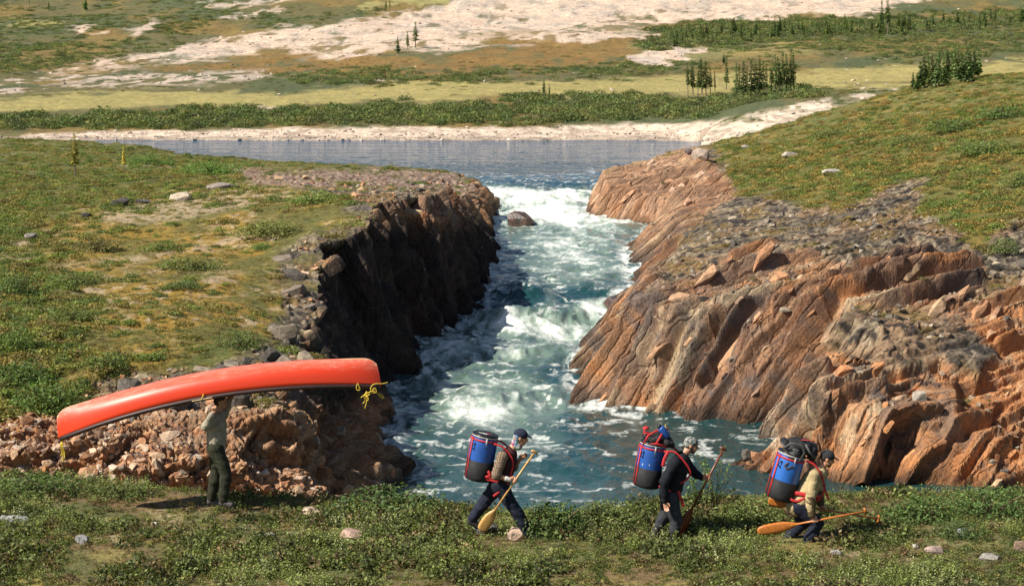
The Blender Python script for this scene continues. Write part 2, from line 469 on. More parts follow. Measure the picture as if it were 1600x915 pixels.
        r = mixc(r, [.43, .25, .15], pk * .55)
        near = sstep(79, 75, Y)
        r = mixc(r, [.46, .20, .075], near * sstep(.42, .6, nA * .5 + g * .5) * .75)
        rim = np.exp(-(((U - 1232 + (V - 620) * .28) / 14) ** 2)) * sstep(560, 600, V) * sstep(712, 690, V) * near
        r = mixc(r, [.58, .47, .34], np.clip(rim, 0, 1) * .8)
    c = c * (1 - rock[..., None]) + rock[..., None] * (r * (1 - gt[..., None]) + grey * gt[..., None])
    wet = sstep(.55, .05, Z - zw(Y) + (nC - .5) * .5) * sstep(2.5, 1.0, d) * sstep(215, 200, Y)      # splashed rock at the waterline
    c = c * (1 - .62 * wet[..., None])
    pool = sstep(200, 212, Y) * sstep(.9, .2, Z + 12)
    c = mixc(c, [.46, .38, .31], pool * (1 - .3 * nC))
    keep = (d > -2.6) if side < 0 else (d > -2.6)
    # the two banks are separate meshes: keep only this side of the channel
    mid = np.interp(Y, [40, 66, 80, 100, 110, 130, 160, 190, 215, 260], [8, 6, -1, 0, 1.6, 3.0, 2.8, 2.5, 8, 18])
    keep &= (X < mid) if side < 0 else (X > mid)
    fcs = grid_faces(*X.shape, keep)
    A = {'albedo': c.reshape(-1, 3), 'rock': rock.ravel(), 'wet': wet.ravel()}
    Pf, fcs, A = compact(P2.reshape(-1, 3), fcs, A)
    o = bpy.data.objects.new(name, mesh_np(name, Pf, fcs, A, MAT['bank']))
    link(o); tag(o, kind='structure')
    return o, dict(X=X, Y=Y, Z=P2[..., 2], U=U, V=V, d=d, rock=rock, steep=steep2, P=P2, N=N2, keep=keep, nB=nB, nD=nD, nA=nA, face=face)

MAT = {}
def mat_bank():
    s = NT('bank_rock_and_tundra')
    p = s.pos(); al = s.attr('albedo'); rk = s.attr('rock', 'Fac'); wet = s.attr('wet', 'Fac')
    def dot(v, k):
        o = s.n('VectorMath', operation='DOT_PRODUCT'); s.l(p, o.inputs[0]); o.inputs[1].default_value = tuple(float(q) * k for q in v); return o.outputs['Value']
    cb = s.n('CombineXYZ'); s.l(dot(NS, 2.6), cb.inputs[0]); s.l(dot(T1, .17), cb.inputs[1]); s.l(dot(NF, 1.1), cb.inputs[2])
    n1 = s.noise(cb.outputs[0], 1.6, 6, .64); n2 = s.noise(p, 8.0, 5, .65); n3 = s.noise(p, 30.0, 3, .6)
    v = s.n('TexVoronoi', feature='DISTANCE_TO_EDGE'); v.inputs['Scale'].default_value = .75
    dist = s.n('VectorMath', operation='ADD'); s.l(cb.outputs[0], dist.inputs[0])
    sc = s.n('VectorMath', operation='SCALE'); s.l(s.noise(p, 2.2, 3, .5, 1), sc.inputs[0]); sc.inputs['Scale'].default_value = .28
    s.l(sc.outputs[0], dist.inputs[1]); s.l(dist.outputs[0], v.inputs['Vector'])
    crack = s.ramp(v.outputs['Distance'], [(0.0, 0.0), (.06, .8), (.2, 1.0)])
    tone = s.ramp(n1, [(.25, .55), (.5, 1.0), (.75, 1.5)]); tone2 = s.ramp(n2, [(.25, .6), (.5, 1.0), (.75, 1.45)])
    c = s.mix(1.0, s.mix(1.0, al, tone, 'MULTIPLY'), tone2, 'MULTIPLY')
    h = s.math('ADD', s.math('MULTIPLY', n1, 1.0), s.math('MULTIPLY', n2, .5))
    h = s.math('ADD', h, s.math('MULTIPLY', n3, .16))
    h = s.math('ADD', h, s.math('MULTIPLY', s.math('MULTIPLY', crack, rk), .5))
    s.bump(h, 1.0, .22)
    s.set(Base_Color=c, Roughness=s.math('SUBTRACT', .92, s.math('MULTIPLY', wet, .55)))
    s.b.inputs['Specular IOR Level'].default_value = .3
    return s.m
MAT['bank'] = mat_bank()
left_bank, LB = land('left_bank', -1)
right_bank, RB = land('right_bank', 1)

# ------------------------------------------------------------------ foreground
FE_U = [-800, 0, 150, 350, 500, 700, 850, 1000, 1150, 1300, 1600, 2400]
FE_V = [745, 748, 758, 776, 788, 808, 815, 803, 785, 778, 778, 778]
def fore_z(x, y):
    u = 800 + F * x / y
    edge = 7.0 * F / (np.interp(u, FE_U, FE_V) - VH)
    z = -7.0 + np.clip(24 - y, 0, 30) * .06
    z = z + (fbm(x * .45, y * .45, None, 3, 301) - .5) * .30 + (fbm(x * 1.9, y * 1.9, None, 3, 302) - .5) * .13
    e = y - edge
    return z - np.where(e > 0, .5 * e * e / (e + 1.2), 0)
def foreground():
    xs = np.arange(-30, 30.01, .11); ys = np.concatenate([np.arange(4, 20, .3), np.arange(20, 34, .11), np.arange(34, 52, .35)])
    X, Y = np.meshgrid(xs, ys); Z = fore_z(X, Y)
    n = fbm(X * .5, Y * .6, None, 4, 311); n2 = fbm(X * 2.5, Y * 2.5, None, 3, 312); n4 = fbm(X * .9 + 9, Y * 1.3, None, 4, 313)
    c = np.zeros(X.shape + (3,)) + np.array([.095, .10, .028])
    c = mixc(c, [.15, .10, .04], sstep(.48, .62, n))
    c = mixc(c, [.21, .18, .045], sstep(.5, .62, n4) * .7)
    U = 800 + F * X / Y; V = VH - F * Z / Y
    bare = sstep(.5, .62, n4 * .5 + n2 * .5) * (polymask(U, V, [(60, 810), (200, 790), (440, 800), (480, 840), (380, 862), (80, 850)], 22) + .6 * polymask(U, V, [(1290, 860), (1420, 830), (1620, 850), (1620, 880), (1400, 890)], 16))
    c = mixc(c, [.36, .29, .20], np.clip(bare, 0, 1) * .6)
    P = np.stack([X, Y, Z], -1)
    s = NT('mossy_ground'); p = s.pos(); n1 = s.noise(p, 14, 5, .65); nn = s.noise(p, 60, 3, .6)
    s.set(Base_Color=s.mix(1.0, s.attr('albedo'), s.ramp(n1, [(.3, .45), (.7, 1.6)]), 'MULTIPLY'), Roughness=.95)
    s.bump(s.math('ADD', n1, s.math('MULTIPLY', nn, .4)), .9, .05)
    o = bpy.data.objects.new('ground', mesh_np('ground', P.reshape(-1, 3), grid_faces(*X.shape), {'albedo': c.reshape(-1, 3)}, s.m, True))
    link(o); tag(o, kind='structure')
    return bare
foreground()

# ------------------------------------------------------------------ far country beyond the pool
far_ctrl = [C(*p) for p in [(-600, 219, 292), (0, 219, 292), (400, 218, 293), (800, 218, 293), (1060, 219, 291), (0, 204, 304), (400, 200, 306), (800, 200, 308), (1060, 198, 306),
    (0, 168, 340), (400, 165, 345), (800, 162, 345), (1050, 160, 345), (1200, 158, 305), (1300, 148, 308), (1400, 139, 312), (1110, 200, 282), (1180, 170, 290), (0, 140, 410), (400, 140, 400), (800, 140, 400),
    (1100, 135, 400), (1300, 125, 420), (1600, 103, 430), (1900, 95, 430), (0, 100, 500), (400, 95, 510), (800, 85, 520), (1200, 75, 530), (1600, 60, 540), (0, 50, 640), (400, 40, 660), (800, 25, 680),
    (1200, 15, 700), (1600, 10, 700), (0, -20, 860), (800, -40, 880), (1600, -40, 900), (-700, 40, 650), (-700, 140, 400), (2300, 40, 600), (2300, 90, 420), (-700, -60, 1000), (2300, -60, 1000)]]
far_ctrl += [(-900, 1800, 130), (0, 1800, 140), (900, 1800, 130), (900, 500, 10), (-900, 500, 12), (70, 262, -9), (120, 262, -7), (40, 258, -11.5)]
f_far = tps(far_ctrl)
def far_z(x, y):
    z = f_far(x, y) + (fbm(x * .012, y * .012, None, 3, 401) - .5) * np.interp(y, [300, 420, 700], [.5, 3.0, 9]) + (fbm(x * .07, y * .05, None, 4, 402) - .5) * np.interp(y, [290, 330, 600], [.4, 1.0, 3.2])
    return z
def far_land():
    uc = np.concatenate([np.arange(-2600, -60, 40), np.arange(-60, 1660, 2.8), np.arange(1660, 4200, 40)])
    ys = [244.0]
    while ys[-1] < 1750: ys.append(ys[-1] + max(.5, (ys[-1] - 250) * .0075))
    ys = np.array(ys)
    U, Y = np.meshgrid(uc, ys); X = (U - 800) / F * Y; Z = far_z(X, Y)
    d, _ = water_sd(X, Y)
    inw = (d < 0) & (Y > 200)
    Z = np.where(inw, np.minimum(Z, -12.3 + d * .1), np.maximum(Z, -11.95 + np.minimum(d, 8) * .06) + 0)
    V = VH - F * Z / Y
    nA = fbm(X * .02, Y * .012, None, 4, 411); nB = fbm(X * .06, Y * .03, None, 4, 412); nC = fbm(X * .25, Y * .09, None, 4, 413); nD = fbm(X * .045 + 7, Y * .02, None, 4, 414)
    du = (nB - .5) * 150 + (nC - .5) * 70; dv = (nD - .5) * 30 + (nC - .5) * 16
    u, v = U + du, V + dv
    def pm(poly, soft=4): return polymask(u, v, poly, soft)
    c = np.zeros(X.shape + (3,)) + np.array([.105, .095, .030])
    c = mixc(c, [.066, .082, .028], sstep(.45, .58, nB))
    c = mixc(c, [.19, .125, .030], sstep(.50, .62, nD) * .8)
    # meadow
    mead = np.maximum(pm([(-100, 152), (200, 140), (420, 142), (800, 128), (1070, 120), (1260, 112), (1420, 100), (1650, 85), (1650, 112), (1420, 132), (1240, 140), (1060, 150), (800, 152), (400, 165), (-100, 170)]), pm([(960, 70), (1280, 70), (1250, 92), (1000, 90)]) * .4)
    c = mixc(c, [.30, .255, .085], mead * sstep(.30, .50, nB + .12))
    c = mixc(c, [.27, .24, .085], pm([(-100, 40), (100, 28), (100, 36), (-100, 50)], 2) + pm([(540, 8), (700, -8), (700, 4), (560, 16)], 2))
    # ochre slope under the dune
    c = mixc(c, [.20, .115, .025], pm([(210, 105), (450, 88), (640, 92), (800, 72), (1000, 60), (1010, 95), (850, 110), (600, 125), (420, 112)]) * sstep(.3, .5, nC) * .9)
    # sand
    sand = pm([(60, 118), (150, 98), (250, 82), (330, 62), (450, 42), (600, 28), (720, -4), (760, -30), (1500, -30), (1360, 20), (1180, 34), (1060, 36), (960, 62), (880, 75), (800, 68), (700, 76), (600, 82), (520, 96), (420, 86), (330, 90), (200, 102)], 4)
    sand = np.maximum(sand, pm([(1010, 78), (1045, 70), (1100, 74), (1060, 96), (1005, 98)], 3))
    sand = np.maximum(sand, pm([(-40, 135), (60, 115), (180, 110), (300, 112), (440, 110), (420, 124), (200, 138), (60, 134), (-40, 148)], 4) * sstep(.44, .56, nC))
    for q in ([(330, 4), (420, -6), (430, 4), (340, 10)], [(360, 26), (430, 12), (420, 22), (370, 32)], [(190, 52), (250, 30), (250, 42), (200, 58)], [(120, 50), (160, 30), (170, 40), (130, 56)],
              [(600, 126), (650, 124), (650, 131), (600, 130)], [(400, 166), (450, 162), (450, 167), (405, 169)]):
        sand = np.maximum(sand, pm(q, 3) * .9)
    hole = sstep(.55, .63, nC * .55 + nD * .45) * sstep(-10, 30, V) + pm([(890, 45), (960, 26), (1050, 30), (1010, 50), (930, 54)]) * sstep(.35, .55, nC) + pm([(700, 62), (800, 40), (860, 50), (800, 62)]) * .5
    sc = mixc(np.zeros(X.shape + (3,)) + np.array([.55, .42, .32]), [.42, .35, .29], sstep(.45, .62, nC))
    sand = np.clip(sand * (1 - .85 * np.clip(hole, 0, 1)), 0, 1)
    c = c * (1 - sand[..., None]) + sc * sand[..., None]
    # beach
    top_v = np.interp(U, [-600, 0, 60, 500, 800, 1000, 1120, 1180, 1300, 1400], [214, 214, 208, 199, 200, 193, 188, 172, 152, 140])
    beach = sstep(-3, 3, V - top_v - (nC - .5) * 16) * (U < 1420)
    bc = mixc(np.zeros(X.shape + (3,)) + np.array([.62, .50, .39]), [.40, .31, .24], sstep(.52, .64, fbm(X * .5, Y * .4, None, 3, 431)))
    slope_b = sstep(1090, 1160, U)
    bc = mixc(bc, [.44, .29, .17], slope_b * sstep(.40, .56, nD) * .9); bc = mixc(bc, [.30, .27, .20], slope_b * sstep(.48, .58, fbm(X * .3, Y * .5, None, 3, 433)) * .7)
    bc = mixc(bc, [.13, .13, .05], sstep(.50, .58, nC) * slope_b * .8)
    c = c * (1 - beach[..., None]) + bc * beach[..., None]
    wetb = sstep(-11.45, -11.8, Z)
    c = c * (1 - .35 * wetb[..., None])
    P = np.stack([X, Y, Z], -1)
    s = NT('far_tundra_and_sand'); p = s.pos(); n1 = s.noise(p, .8, 6, .65); n2 = s.noise(p, .17, 4, .6)
    cc = s.mix(1.0, s.attr('albedo'), s.ramp(n1, [(.28, .55), (.72, 1.45)]), 'MULTIPLY')
    cc = s.mix(1.0, cc, s.ramp(n2, [(.3, .8), (.7, 1.2)]), 'MULTIPLY')
    s.set(Base_Color=cc, Roughness=.95); s.bump(n1, .9, .8)
    o = bpy.data.objects.new('hills', mesh_np('hills', P.reshape(-1, 3), grid_faces(*X.shape), {'albedo': c.reshape(-1, 3)}, s.m, True))
    link(o); tag(o, kind='structure')
    return dict(X=X, Y=Y, Z=Z, U=U, V=V, sand=sand, beach=beach, mead=mead, nB=nB, nC=nC, nD=nD, d=d)
FL = far_land()

# ------------------------------------------------------------------ river
def river():
    uc = np.concatenate([np.arange(-700, 100, 14), np.arange(100, 590, 5), np.arange(590, 1240, 1.9), np.arange(1240, 1720, 4)])
    ys = [50.0]
    while ys[-1] < 296:
        y = ys[-1]; ys.append(y + (.18 if y < 112 else .18 + (y - 112) * .0035))
    ys = np.array(ys)
    U, Y = np.meshgrid(uc, ys); X = (U - 800) / F * Y
    d, _ = water_sd(X, Y)
    z0 = zw(Y + (fbm(X * .3, Y * .05, None, 2, 501) - .5) * 3.0)
    V0 = VH - F * z0 / Y
    # turbulence along the channel
    tb = np.interp(Y, [50, 62, 72, 84, 95, 104, 112, 125, 150, 175, 185, 195, 204, 230, 300], [.12, .3, .7, .9, 1.0, 1.25, 1.1, .8, .85, 1.1, 1.0, .5, .14, .05, .035])
    side = np.maximum(sstep(6.5, 9.0, X) * sstep(88, 78, Y), .8 * sstep(2.0, 5.5, X) * sstep(84, 76, Y))                 # calm dark backwater under the right face
    tb = tb * (1 - .75 * side)
    big = fbm(X * .42, Y * .26, None, 3, 511) - .5
    mid = fbm(X * 1.3, Y * .8, None, 3, 512) - .5
    rid = 1 - np.abs(2 * fbm(X * .75 + big, Y * .5, None, 3, 513) - 1)
    sm = fbm(X * 3.6, Y * 2.4, None, 3, 514) - .5
    Z = z0 + tb * (big * 1.05 + mid * .26 + (rid - .75) * .38 + sm * .06)
    # standing waves under the two drops
    for (u, v, su, sv, a) in [(842, 500, 90, 14, .55), (812, 462, 55, 12, .45), (880, 455, 50, 12, -.2), (880, 310, 70, 10, .35), (760, 620, 60, 14, .35), (850, 560, 60, 12, .3)]:
        Z = Z + a * np.exp(-(((U - u) / su) ** 2 + ((V0 - v) / sv) ** 2)) * (.5 + rid)
    Z = Z + (tb < .2) * (fbm(X * .8, Y * .5, None, 3, 515) - .5) * .05
    V = VH - F * Z / Y
    # foam
    def G(u, v, su, sv): return np.exp(-(((U - u) / su) ** 2 + ((V0 - v) / sv) ** 2))
    base = (1.7 * G(850, 306, 90, 18) + 1.6 * G(862, 338, 90, 17) + .7 * G(960, 352, 50, 10) + .8 * G(780, 300, 30, 12) + .95 * G(890, 378, 80, 22) + .80 * G(905, 418, 75, 24) + 1.0 * G(930, 486, 26, 16) + 1.2 * G(868, 518, 70, 15) + 1.15 * G(783, 510, 38, 13) + .8 * G(700, 545, 40, 14)
            + .7 * G(790, 558, 100, 18) + .95 * G(780, 604, 70, 15) + 1.35 * G(750, 642, 66, 20) + .5 * G(850, 630, 50, 20) + .35 * G(690, 600, 40, 14) + .35 * G(830, 690, 90, 20) + .8 * G(858, 468, 12, 20)
            - 1.3 * G(812, 466, 48, 20) - .7 * G(905, 462, 40, 14) - .7 * G(900, 590, 40, 16) - .8 * G(980, 690, 90, 38))
    milk = np.clip(base, 0, 1.5)
    st = fbm(X * .8 + big * 3, Y * .40, None, 4, 521, .6); st2 = fbm(X * 1.9 + mid * 2, Y * 1.0, None, 5, 522, .62); fine = fbm(X * 5.0 + st * 6, Y * 2.6, None, 3, 523, .6)
    foam = milk * .80 + (st - .5) * 1.7 * np.clip(.25 + milk, .25, 1) + (st2 - .5) * 1.1 * np.clip(.25 + milk, .2, 1) + (fine - .5) * .5 * np.clip(milk + .2, 0, 1) + tb * (rid - .8) * .7 - .38 + np.minimum(base, 0) * .6
    lipm = sstep(4, -4, Y - np.interp(U, [720, 760, 800, 860, 920, 1000], [196, 192, 187, 180, 186, 203]) + (fbm(X * .35, Y * .05, None, 3, 551) - .5) * 12)
    foam = sstep(-.10, 1.10, foam) * sstep(.10, .4, tb) * lipm
    thin = sstep(.55, .80, 1 - np.abs(2 * fbm(X * .45 + mid * 1.0, Y * .7 + big * 2, None, 4, 531) - 1) * 4.5) * sstep(.38, .62, st2) * sstep(.1, .25, tb) * np.interp(Y, [60, 75, 90], [.45, .6, .55])
    foam = np.maximum(foam, thin)
    edge = sstep(1.1, .1, -d + (st2 - .5) * 1.2) * sstep(.35, .6, tb) * .8
    foam = np.maximum(foam, edge * sstep(.36, .60, st2))
    lip = sstep(190, 197, Y) * sstep(224, 203, Y)
    foam = np.maximum(foam, lip * sstep(.56, .66, fbm(X * .8, Y * .2, None, 4, 541)) * sstep(900, 950, U) * .8)
    aer = np.clip(.11 * tb + .66 * milk + (st - .5) * .8 * np.clip(milk + .35, 0, 1) + np.minimum(base, 0) * .5, 0, 1) * sstep(.12, .5, tb) * lipm
    keep = d < 1.2
    fcs = grid_faces(*X.shape, keep)
    A = {'foam': foam.ravel(), 'aer': aer.ravel(), 'turb': tb.ravel(), 'pool': sstep(183, 206, Y).ravel()}
    Pf, fcs, A = compact(np.stack([X, Y, Z], -1).reshape(-1, 3), fcs, A)
    s = NT('river_water'); p = s.pos()
    fo = s.attr('foam', 'Fac'); ae = s.attr('aer', 'Fac'); tu = s.attr('turb', 'Fac')
    nf = s.noise(p, 5.5, 5, .65)
    fo2 = s.math('ADD', fo, s.math('MULTIPLY', s.math('SUBTRACT', nf, .5), s.ramp(fo, [(0.0, 0.0), (.3, .9), (1.0, .35)])))
    fo3 = s.ramp(fo2, [(.05, 0.0), (.5, .5), (1.0, 1.0)])
    wc = s.mix(ae, s.mix(s.attr('pool', 'Fac'), (.010, .046, .050), (.040, .088, .150)), (.27, .36, .29))
    c = s.mix(fo3, wc, (.80, .83, .80))
    s.set(Base_Color=c, Roughness=s.mix(fo3, .06, .8)); s.b.inputs['IOR'].default_value = 1.33
    mp = s.n('Mapping'); s.l(p, mp.inputs[0]); mp.inputs['Scale'].default_value = (1, .55, 1)
    w1 = s.noise(mp.outputs[0], 2.4, 4, .6); w2 = s.noise(mp.outputs[0], 9, 3, .6); wl = s.noise(mp.outputs[0], .6, 3, .5)
    mq = s.n('Mapping'); s.l(p, mq.inputs[0]); mq.inputs['Scale'].default_value = (.22, 1.0, 1); wp = s.noise(mq.outputs[0], 1.3, 4, .6)
    h = s.math('ADD', s.math('ADD', w1, s.math('MULTIPLY', w2, .3)), s.math('MULTIPLY', wl, .9))
    mb = s.n('Mapping'); s.l(p, mb.inputs[0]); mb.inputs['Scale'].default_value = (.03, .22, 1); band = s.ramp(s.noise(mb.outputs[0], 1.0, 4, .6), [(.42, .10), (.62, .75)])
    b = s.bump(s.mix(s.attr('pool', 'Fac'), h, s.math('MULTIPLY', s.math('MULTIPLY', wp, 2.2), band)), .5, .3)
    s.l(s.ramp(tu, [(0.03, .9), (.4, .30)]), b.inputs['Strength'])
    o = bpy.data.objects.new('river', mesh_np('river', Pf, fcs, A, s.m, True))
    link(o); tag(o, kind='structure')
river()
# ------------------------------------------------------------------ scattering and small builders
STORE = bpy.data.collections.new("scatter_sources")             # never linked to the scene: only feeds the instancers

def src(name, me):
    o = bpy.data.objects.new(name, me); STORE.objects.link(o); return o

def scatter(name, pts, rot, scl, tone, variants, kind='stuff', var=None):
    """one countless cover: geometry-node instances of `variants` on the points"""
    n = len(pts)
    me = bpy.data.meshes.new(name); me.vertices.add(n)
    me.vertices.foreach_set('co', np.ascontiguousarray(pts, np.float32).ravel())
    a = me.attributes.new('rot', 'FLOAT_VECTOR', 'POINT'); a.data.foreach_set('vector', np.ascontiguousarray(rot, np.float32).ravel())
    a = me.attributes.new('scl', 'FLOAT_VECTOR', 'POINT')
    if np.ndim(scl) == 1: scl = np.repeat(np.asarray(scl)[:, None], 3, 1)
    a.data.foreach_set('vector', np.ascontiguousarray(scl, np.float32).ravel())
    a = me.attributes.new('tone', 'FLOAT_COLOR', 'POINT'); buf = np.ones((n, 4), np.float32); buf[:, :3] = tone; a.data.foreach_set('color', buf.ravel())
    a = me.attributes.new('var', 'INT', 'POINT')
    if var is None: var = RNG.integers(0, len(variants), n)
    a.data.foreach_set('value', np.ascontiguousarray(var, np.int32))
    o = bpy.data.objects.new(name, me); link(o); tag(o, kind=kind)
    ng = bpy.data.node_groups.new(name, 'GeometryNodeTree')
    ng.interface.new_socket('Geometry', in_out='INPUT', socket_type='NodeSocketGeometry')
    ng.interface.new_socket('Geometry', in_out='OUTPUT', socket_type='NodeSocketGeometry')
    gi = ng.nodes.new('NodeGroupInput'); go = ng.nodes.new('NodeGroupOutput')
    ip = ng.nodes.new('GeometryNodeInstanceOnPoints')
    c = bpy.data.collections.new(name + '_sources')
    for k, v in enumerate(variants): c.objects.link(v)
    ci = ng.nodes.new('GeometryNodeCollectionInfo'); ci.inputs['Collection'].default_value = c
    ci.inputs['Separate Children'].default_value = True; ci.inputs['Reset Children'].default_value = True
    def na(nm, dt):
        x = ng.nodes.new('GeometryNodeInputNamedAttribute'); x.data_type = dt; x.inputs['Name'].default_value = nm; return x.outputs['Attribute']
    e2r = ng.nodes.new('FunctionNodeEulerToRotation')
    L = ng.links.new
    L(na('rot', 'FLOAT_VECTOR'), e2r.inputs[0]); L(e2r.outputs[0], ip.inputs['Rotation'])
    L(na('scl', 'FLOAT_VECTOR'), ip.inputs['Scale']); L(na('var', 'INT'), ip.inputs['Instance Index'])
    ip.inputs['Pick Instance'].default_value = True
    L(gi.outputs[0], ip.inputs['Points']); L(ci.outputs[0], ip.inputs['Instance']); L(ip.outputs[0], go.inputs[0])
    md = o.modifiers.new('scatter', 'NODES'); md.node_group = ng
    return o

def rock_mesh(name, dims, seed, n=18, mat=None, flat=.0):
    """angular broken stone: hull of jittered points"""
    r = random.Random(seed)
    bm = bmesh.new()
    for k in range(n):
        v = Vector((r.gauss(0, 1), r.gauss(0, 1), r.gauss(0, 1))).normalized()
        m = max(abs(v.x), abs(v.y), abs(v.z))
        v = v * (1 - flat) + (v / m) * flat * .9
        v *= r.uniform(.8, 1.0)
        bm.verts.new((v.x * dims[0], v.y * dims[1], v.z * dims[2]))
    res = bmesh.ops.convex_hull(bm, input=bm.verts)
    bmesh.ops.delete(bm, geom=[g for g in res['geom_interior'] if isinstance(g, bmesh.types.BMVert)], context='VERTS')
    bmesh.ops.dissolve_limit(bm, angle_limit=.12, verts=bm.verts, edges=bm.edges)
    me = bpy.data.meshes.new(name); bm.to_mesh(me); bm.free()
    if mat: me.materials.append(mat)
    return me

def mat_stone(name, inst=False):
    s = NT(name); p = s.obco(); g = s.pos()
    n1 = s.noise(g, 3.5, 5, .65); n2 = s.noise(g, 16, 4, .65)
    base = s.attr('tone', kind='INSTANCER') if inst else s.n('ObjectInfo').outputs['Color']
    c = s.mix(1.0, base, s.ramp(n1, [(.28, .5), (.5, 1.0), (.72, 1.5)]), 'MULTIPLY')
    c = s.mix(s.ramp(n2, [(.56, 0.0), (.66, .75)]), c, (.05, .045, .04))
    c = s.mix(s.ramp(n2, [(.30, .7), (.38, 0.0)]), c, (.42, .39, .33))
    s.bump(s.math('ADD', n1, s.math('MULTIPLY', n2, .5)), .8, .08)
    s.set(Base_Color=c, Roughness=.9)
    return s.m
MAT['stone'] = mat_stone('broken_stone'); MAT['stone_i'] = mat_stone('scattered_stone', True)
STONES = [rock_mesh('stone', (random.uniform(.85, 1.15), random.uniform(.6, .85), random.uniform(.45, .7)), 100 + k, 16, MAT['stone'], .35) for k in range(10)]
SLABS = [rock_mesh('rock_slab', (1.0, random.uniform(.30, .5), random.uniform(.18, .28)), 200 + k, 22, MAT['stone'], .75) for k in range(10)]
STONE_SRC = [src('stone_source', rock_mesh('stone_source', (1, random.uniform(.6, .9), random.uniform(.45, .7)), 300 + k, 12, MAT['stone_i'], .3)) for k in range(6)]

def pick(B, w, n, mindist=0):
    w = (w * B['keep']).ravel().astype(float); w /= w.sum()
    idx = RNG.choice(len(w), n, p=w)
    return idx

STRM = Matrix((T1, NS, NF)).transposed()                        # columns: along the bed, across it, out of the face
STRQ = STRM.to_quaternion()
def stones_on(bank, B, w, n, smin, smax, cols, meshes, name, aligned=False, sink=.25):
    idx = pick(B, w, n); P = B['P'].reshape(-1, 3)[idx]; N = B['N'].reshape(-1, 3)[idx]
    for k in range(n):
        s = smin * (smax / smin) ** (random.random() ** 1.8)
        o = bpy.data.objects.new(name, random.choice(meshes))
        q = STRQ @ Euler((random.gauss(0, .10), random.gauss(0, .05), random.gauss(0, .05))).to_quaternion() if aligned else \
            Vector(N[k]).to_track_quat('Z', 'Y') @ Euler((random.gauss(0, .35), random.gauss(0, .35), random.uniform(0, 6.28))).to_quaternion()
        o.rotation_mode = 'QUATERNION'; o.rotation_quaternion = q
        o.location = Vector(P[k]) + Vector(N[k]) * s * (.25 - sink)
        o.scale = (s * random.uniform(.85, 1.3), s, s * random.uniform(.8, 1.2))
        c = random.choice(cols); f = random.uniform(.75, 1.2)
        o.color = (c[0] * f, c[1] * f, c[2] * f, 1)
        link(o, bank)

RED = [(.36, .175, .085), (.42, .235, .125), (.32, .145, .07), (.42, .28, .17), (.24, .135, .085), (.46, .33, .23)]
GREY = [(.16, .13, .10), (.22, .18, .135), (.08, .068, .056), (.28, .23, .17), (.20, .13, .08)]
SLABC = [(.33, .19, .105), (.37, .22, .125), (.28, .15, .085), (.40, .27, .16), (.24, .15, .10), (.37, .185, .09)]
U, V = LB['U'], LB['V']
inr = LB['rock']
stones_on(left_bank, LB, inr * polymask(U, V, [(-60, 640), (130, 640), (200, 600), (500, 590), (630, 700), (600, 770), (-60, 790)], 10), 175, .10, .50, RED, STONES, 'stone')
stones_on(left_bank, LB, inr * sstep(.35, .12, LB['steep']) * polymask(U, V, [(120, 660), (200, 570), (420, 540), (420, 400), (500, 350), (560, 320), (600, 320), (520, 400), (500, 600), (300, 640)], 12), 70, .18, .75, [(.10, .085, .07), (.16, .13, .10), (.07, .06, .05), (.22, .18, .13)], STONES, 'stone')
stones_on(left_bank, LB, inr * polymask(U, V, [(380, 262), (560, 260), (760, 290), (770, 350), (600, 340), (480, 300)], 8), 55, .25, .9, RED[:4] + GREY, STONES, 'stone')
U, V = RB['U'], RB['V']
fc = RB['face'] * RB['rock'] * (RB['d'] > .3)
stones_on(right_bank, RB, fc * polymask(U, V, [(880, 620), (1000, 420), (1120, 380), (1420, 380), (1560, 470), (1560, 540), (1290, 540), (1200, 670), (900, 650)], 10), 95, .3, 1.25, SLABC, SLABS, 'rock_slab', True, .34)
stones_on(right_bank, RB, fc * polymask(U, V, [(915, 345), (930, 290), (1090, 240), (1100, 300), (1030, 360), (980, 420)], 8), 45, .4, 1.6, [(.44, .26, .16), (.38, .20, .11), (.42, .28, .19)], SLABS, 'rock_slab', True, .36)
stones_on(right_bank, RB, fc * polymask(U, V, [(1210, 700), (1290, 570), (1540, 590), (1640, 560), (1640, 770), (1480, 770), (1200, 750)], 8), 30, .25, .8, [(.44, .20, .08), (.40, .17, .07), (.46, .30, .17)], SLABS + STONES, 'rock_slab', True, .36)
stones_on(right_bank, RB, RB['rock'] * (RB['steep'] < .2) * (V > 330), 85, .15, .5, GREY, STONES, 'stone')
stones_on(right_bank, RB, RB['rock'] * polymask(U, V, [(1110, 745), (1160, 690), (1210, 690), (1210, 750)], 5) * (RB['d'] > 0), 25, .12, .4, RED[:3], STONES, 'stone')

def scatter_stones(name, B, w, n, smin, smax, cols):
    idx = pick(B, w, n); P = B['P'].reshape(-1, 3)[idx] if 'P' in B else np.stack([B['X'], B['Y'], B['Z']], -1).reshape(-1, 3)[idx]
    s = smin * (smax / smin) ** (RNG.random(n) ** 2.2)
    cc = np.array(cols)[RNG.integers(0, len(cols), n)] * RNG.uniform(.7, 1.25, (n, 1))
    scatter(name, P, RNG.uniform(-1, 1, (n, 3)) * np.array([.5, .5, 3.1]), s, cc, STONE_SRC)
scatter_stones('loose_rubble', LB, inr * np.clip(1.2 - LB['steep'] * 2, .1, 1) * (LB['d'] > .5) * sstep(.40, .58, LB['nB']), 2600, .05, .26, GREY + RED)
rubz = inr * (LB['d'] > .3) * polymask(LB['U'], LB['V'], [(-80, 650), (130, 655), (230, 690), (330, 695), (430, 690), (500, 735), (560, 780), (-80, 790)], 14)
scatter_stones('loose_rubble', LB, rubz, 2000, .05, .30, RED + [(.17, .10, .065), (.48, .38, .29)])
scatter_stones('lichen_rubble', RB, RB['rock'] * (RB['steep'] < .32) * (RB['d'] > 1) * sstep(.42, .60, RB['nB']), 2400, .06, .3, GREY)
FL['keep'] = np.ones(FL['X'].shape, bool)
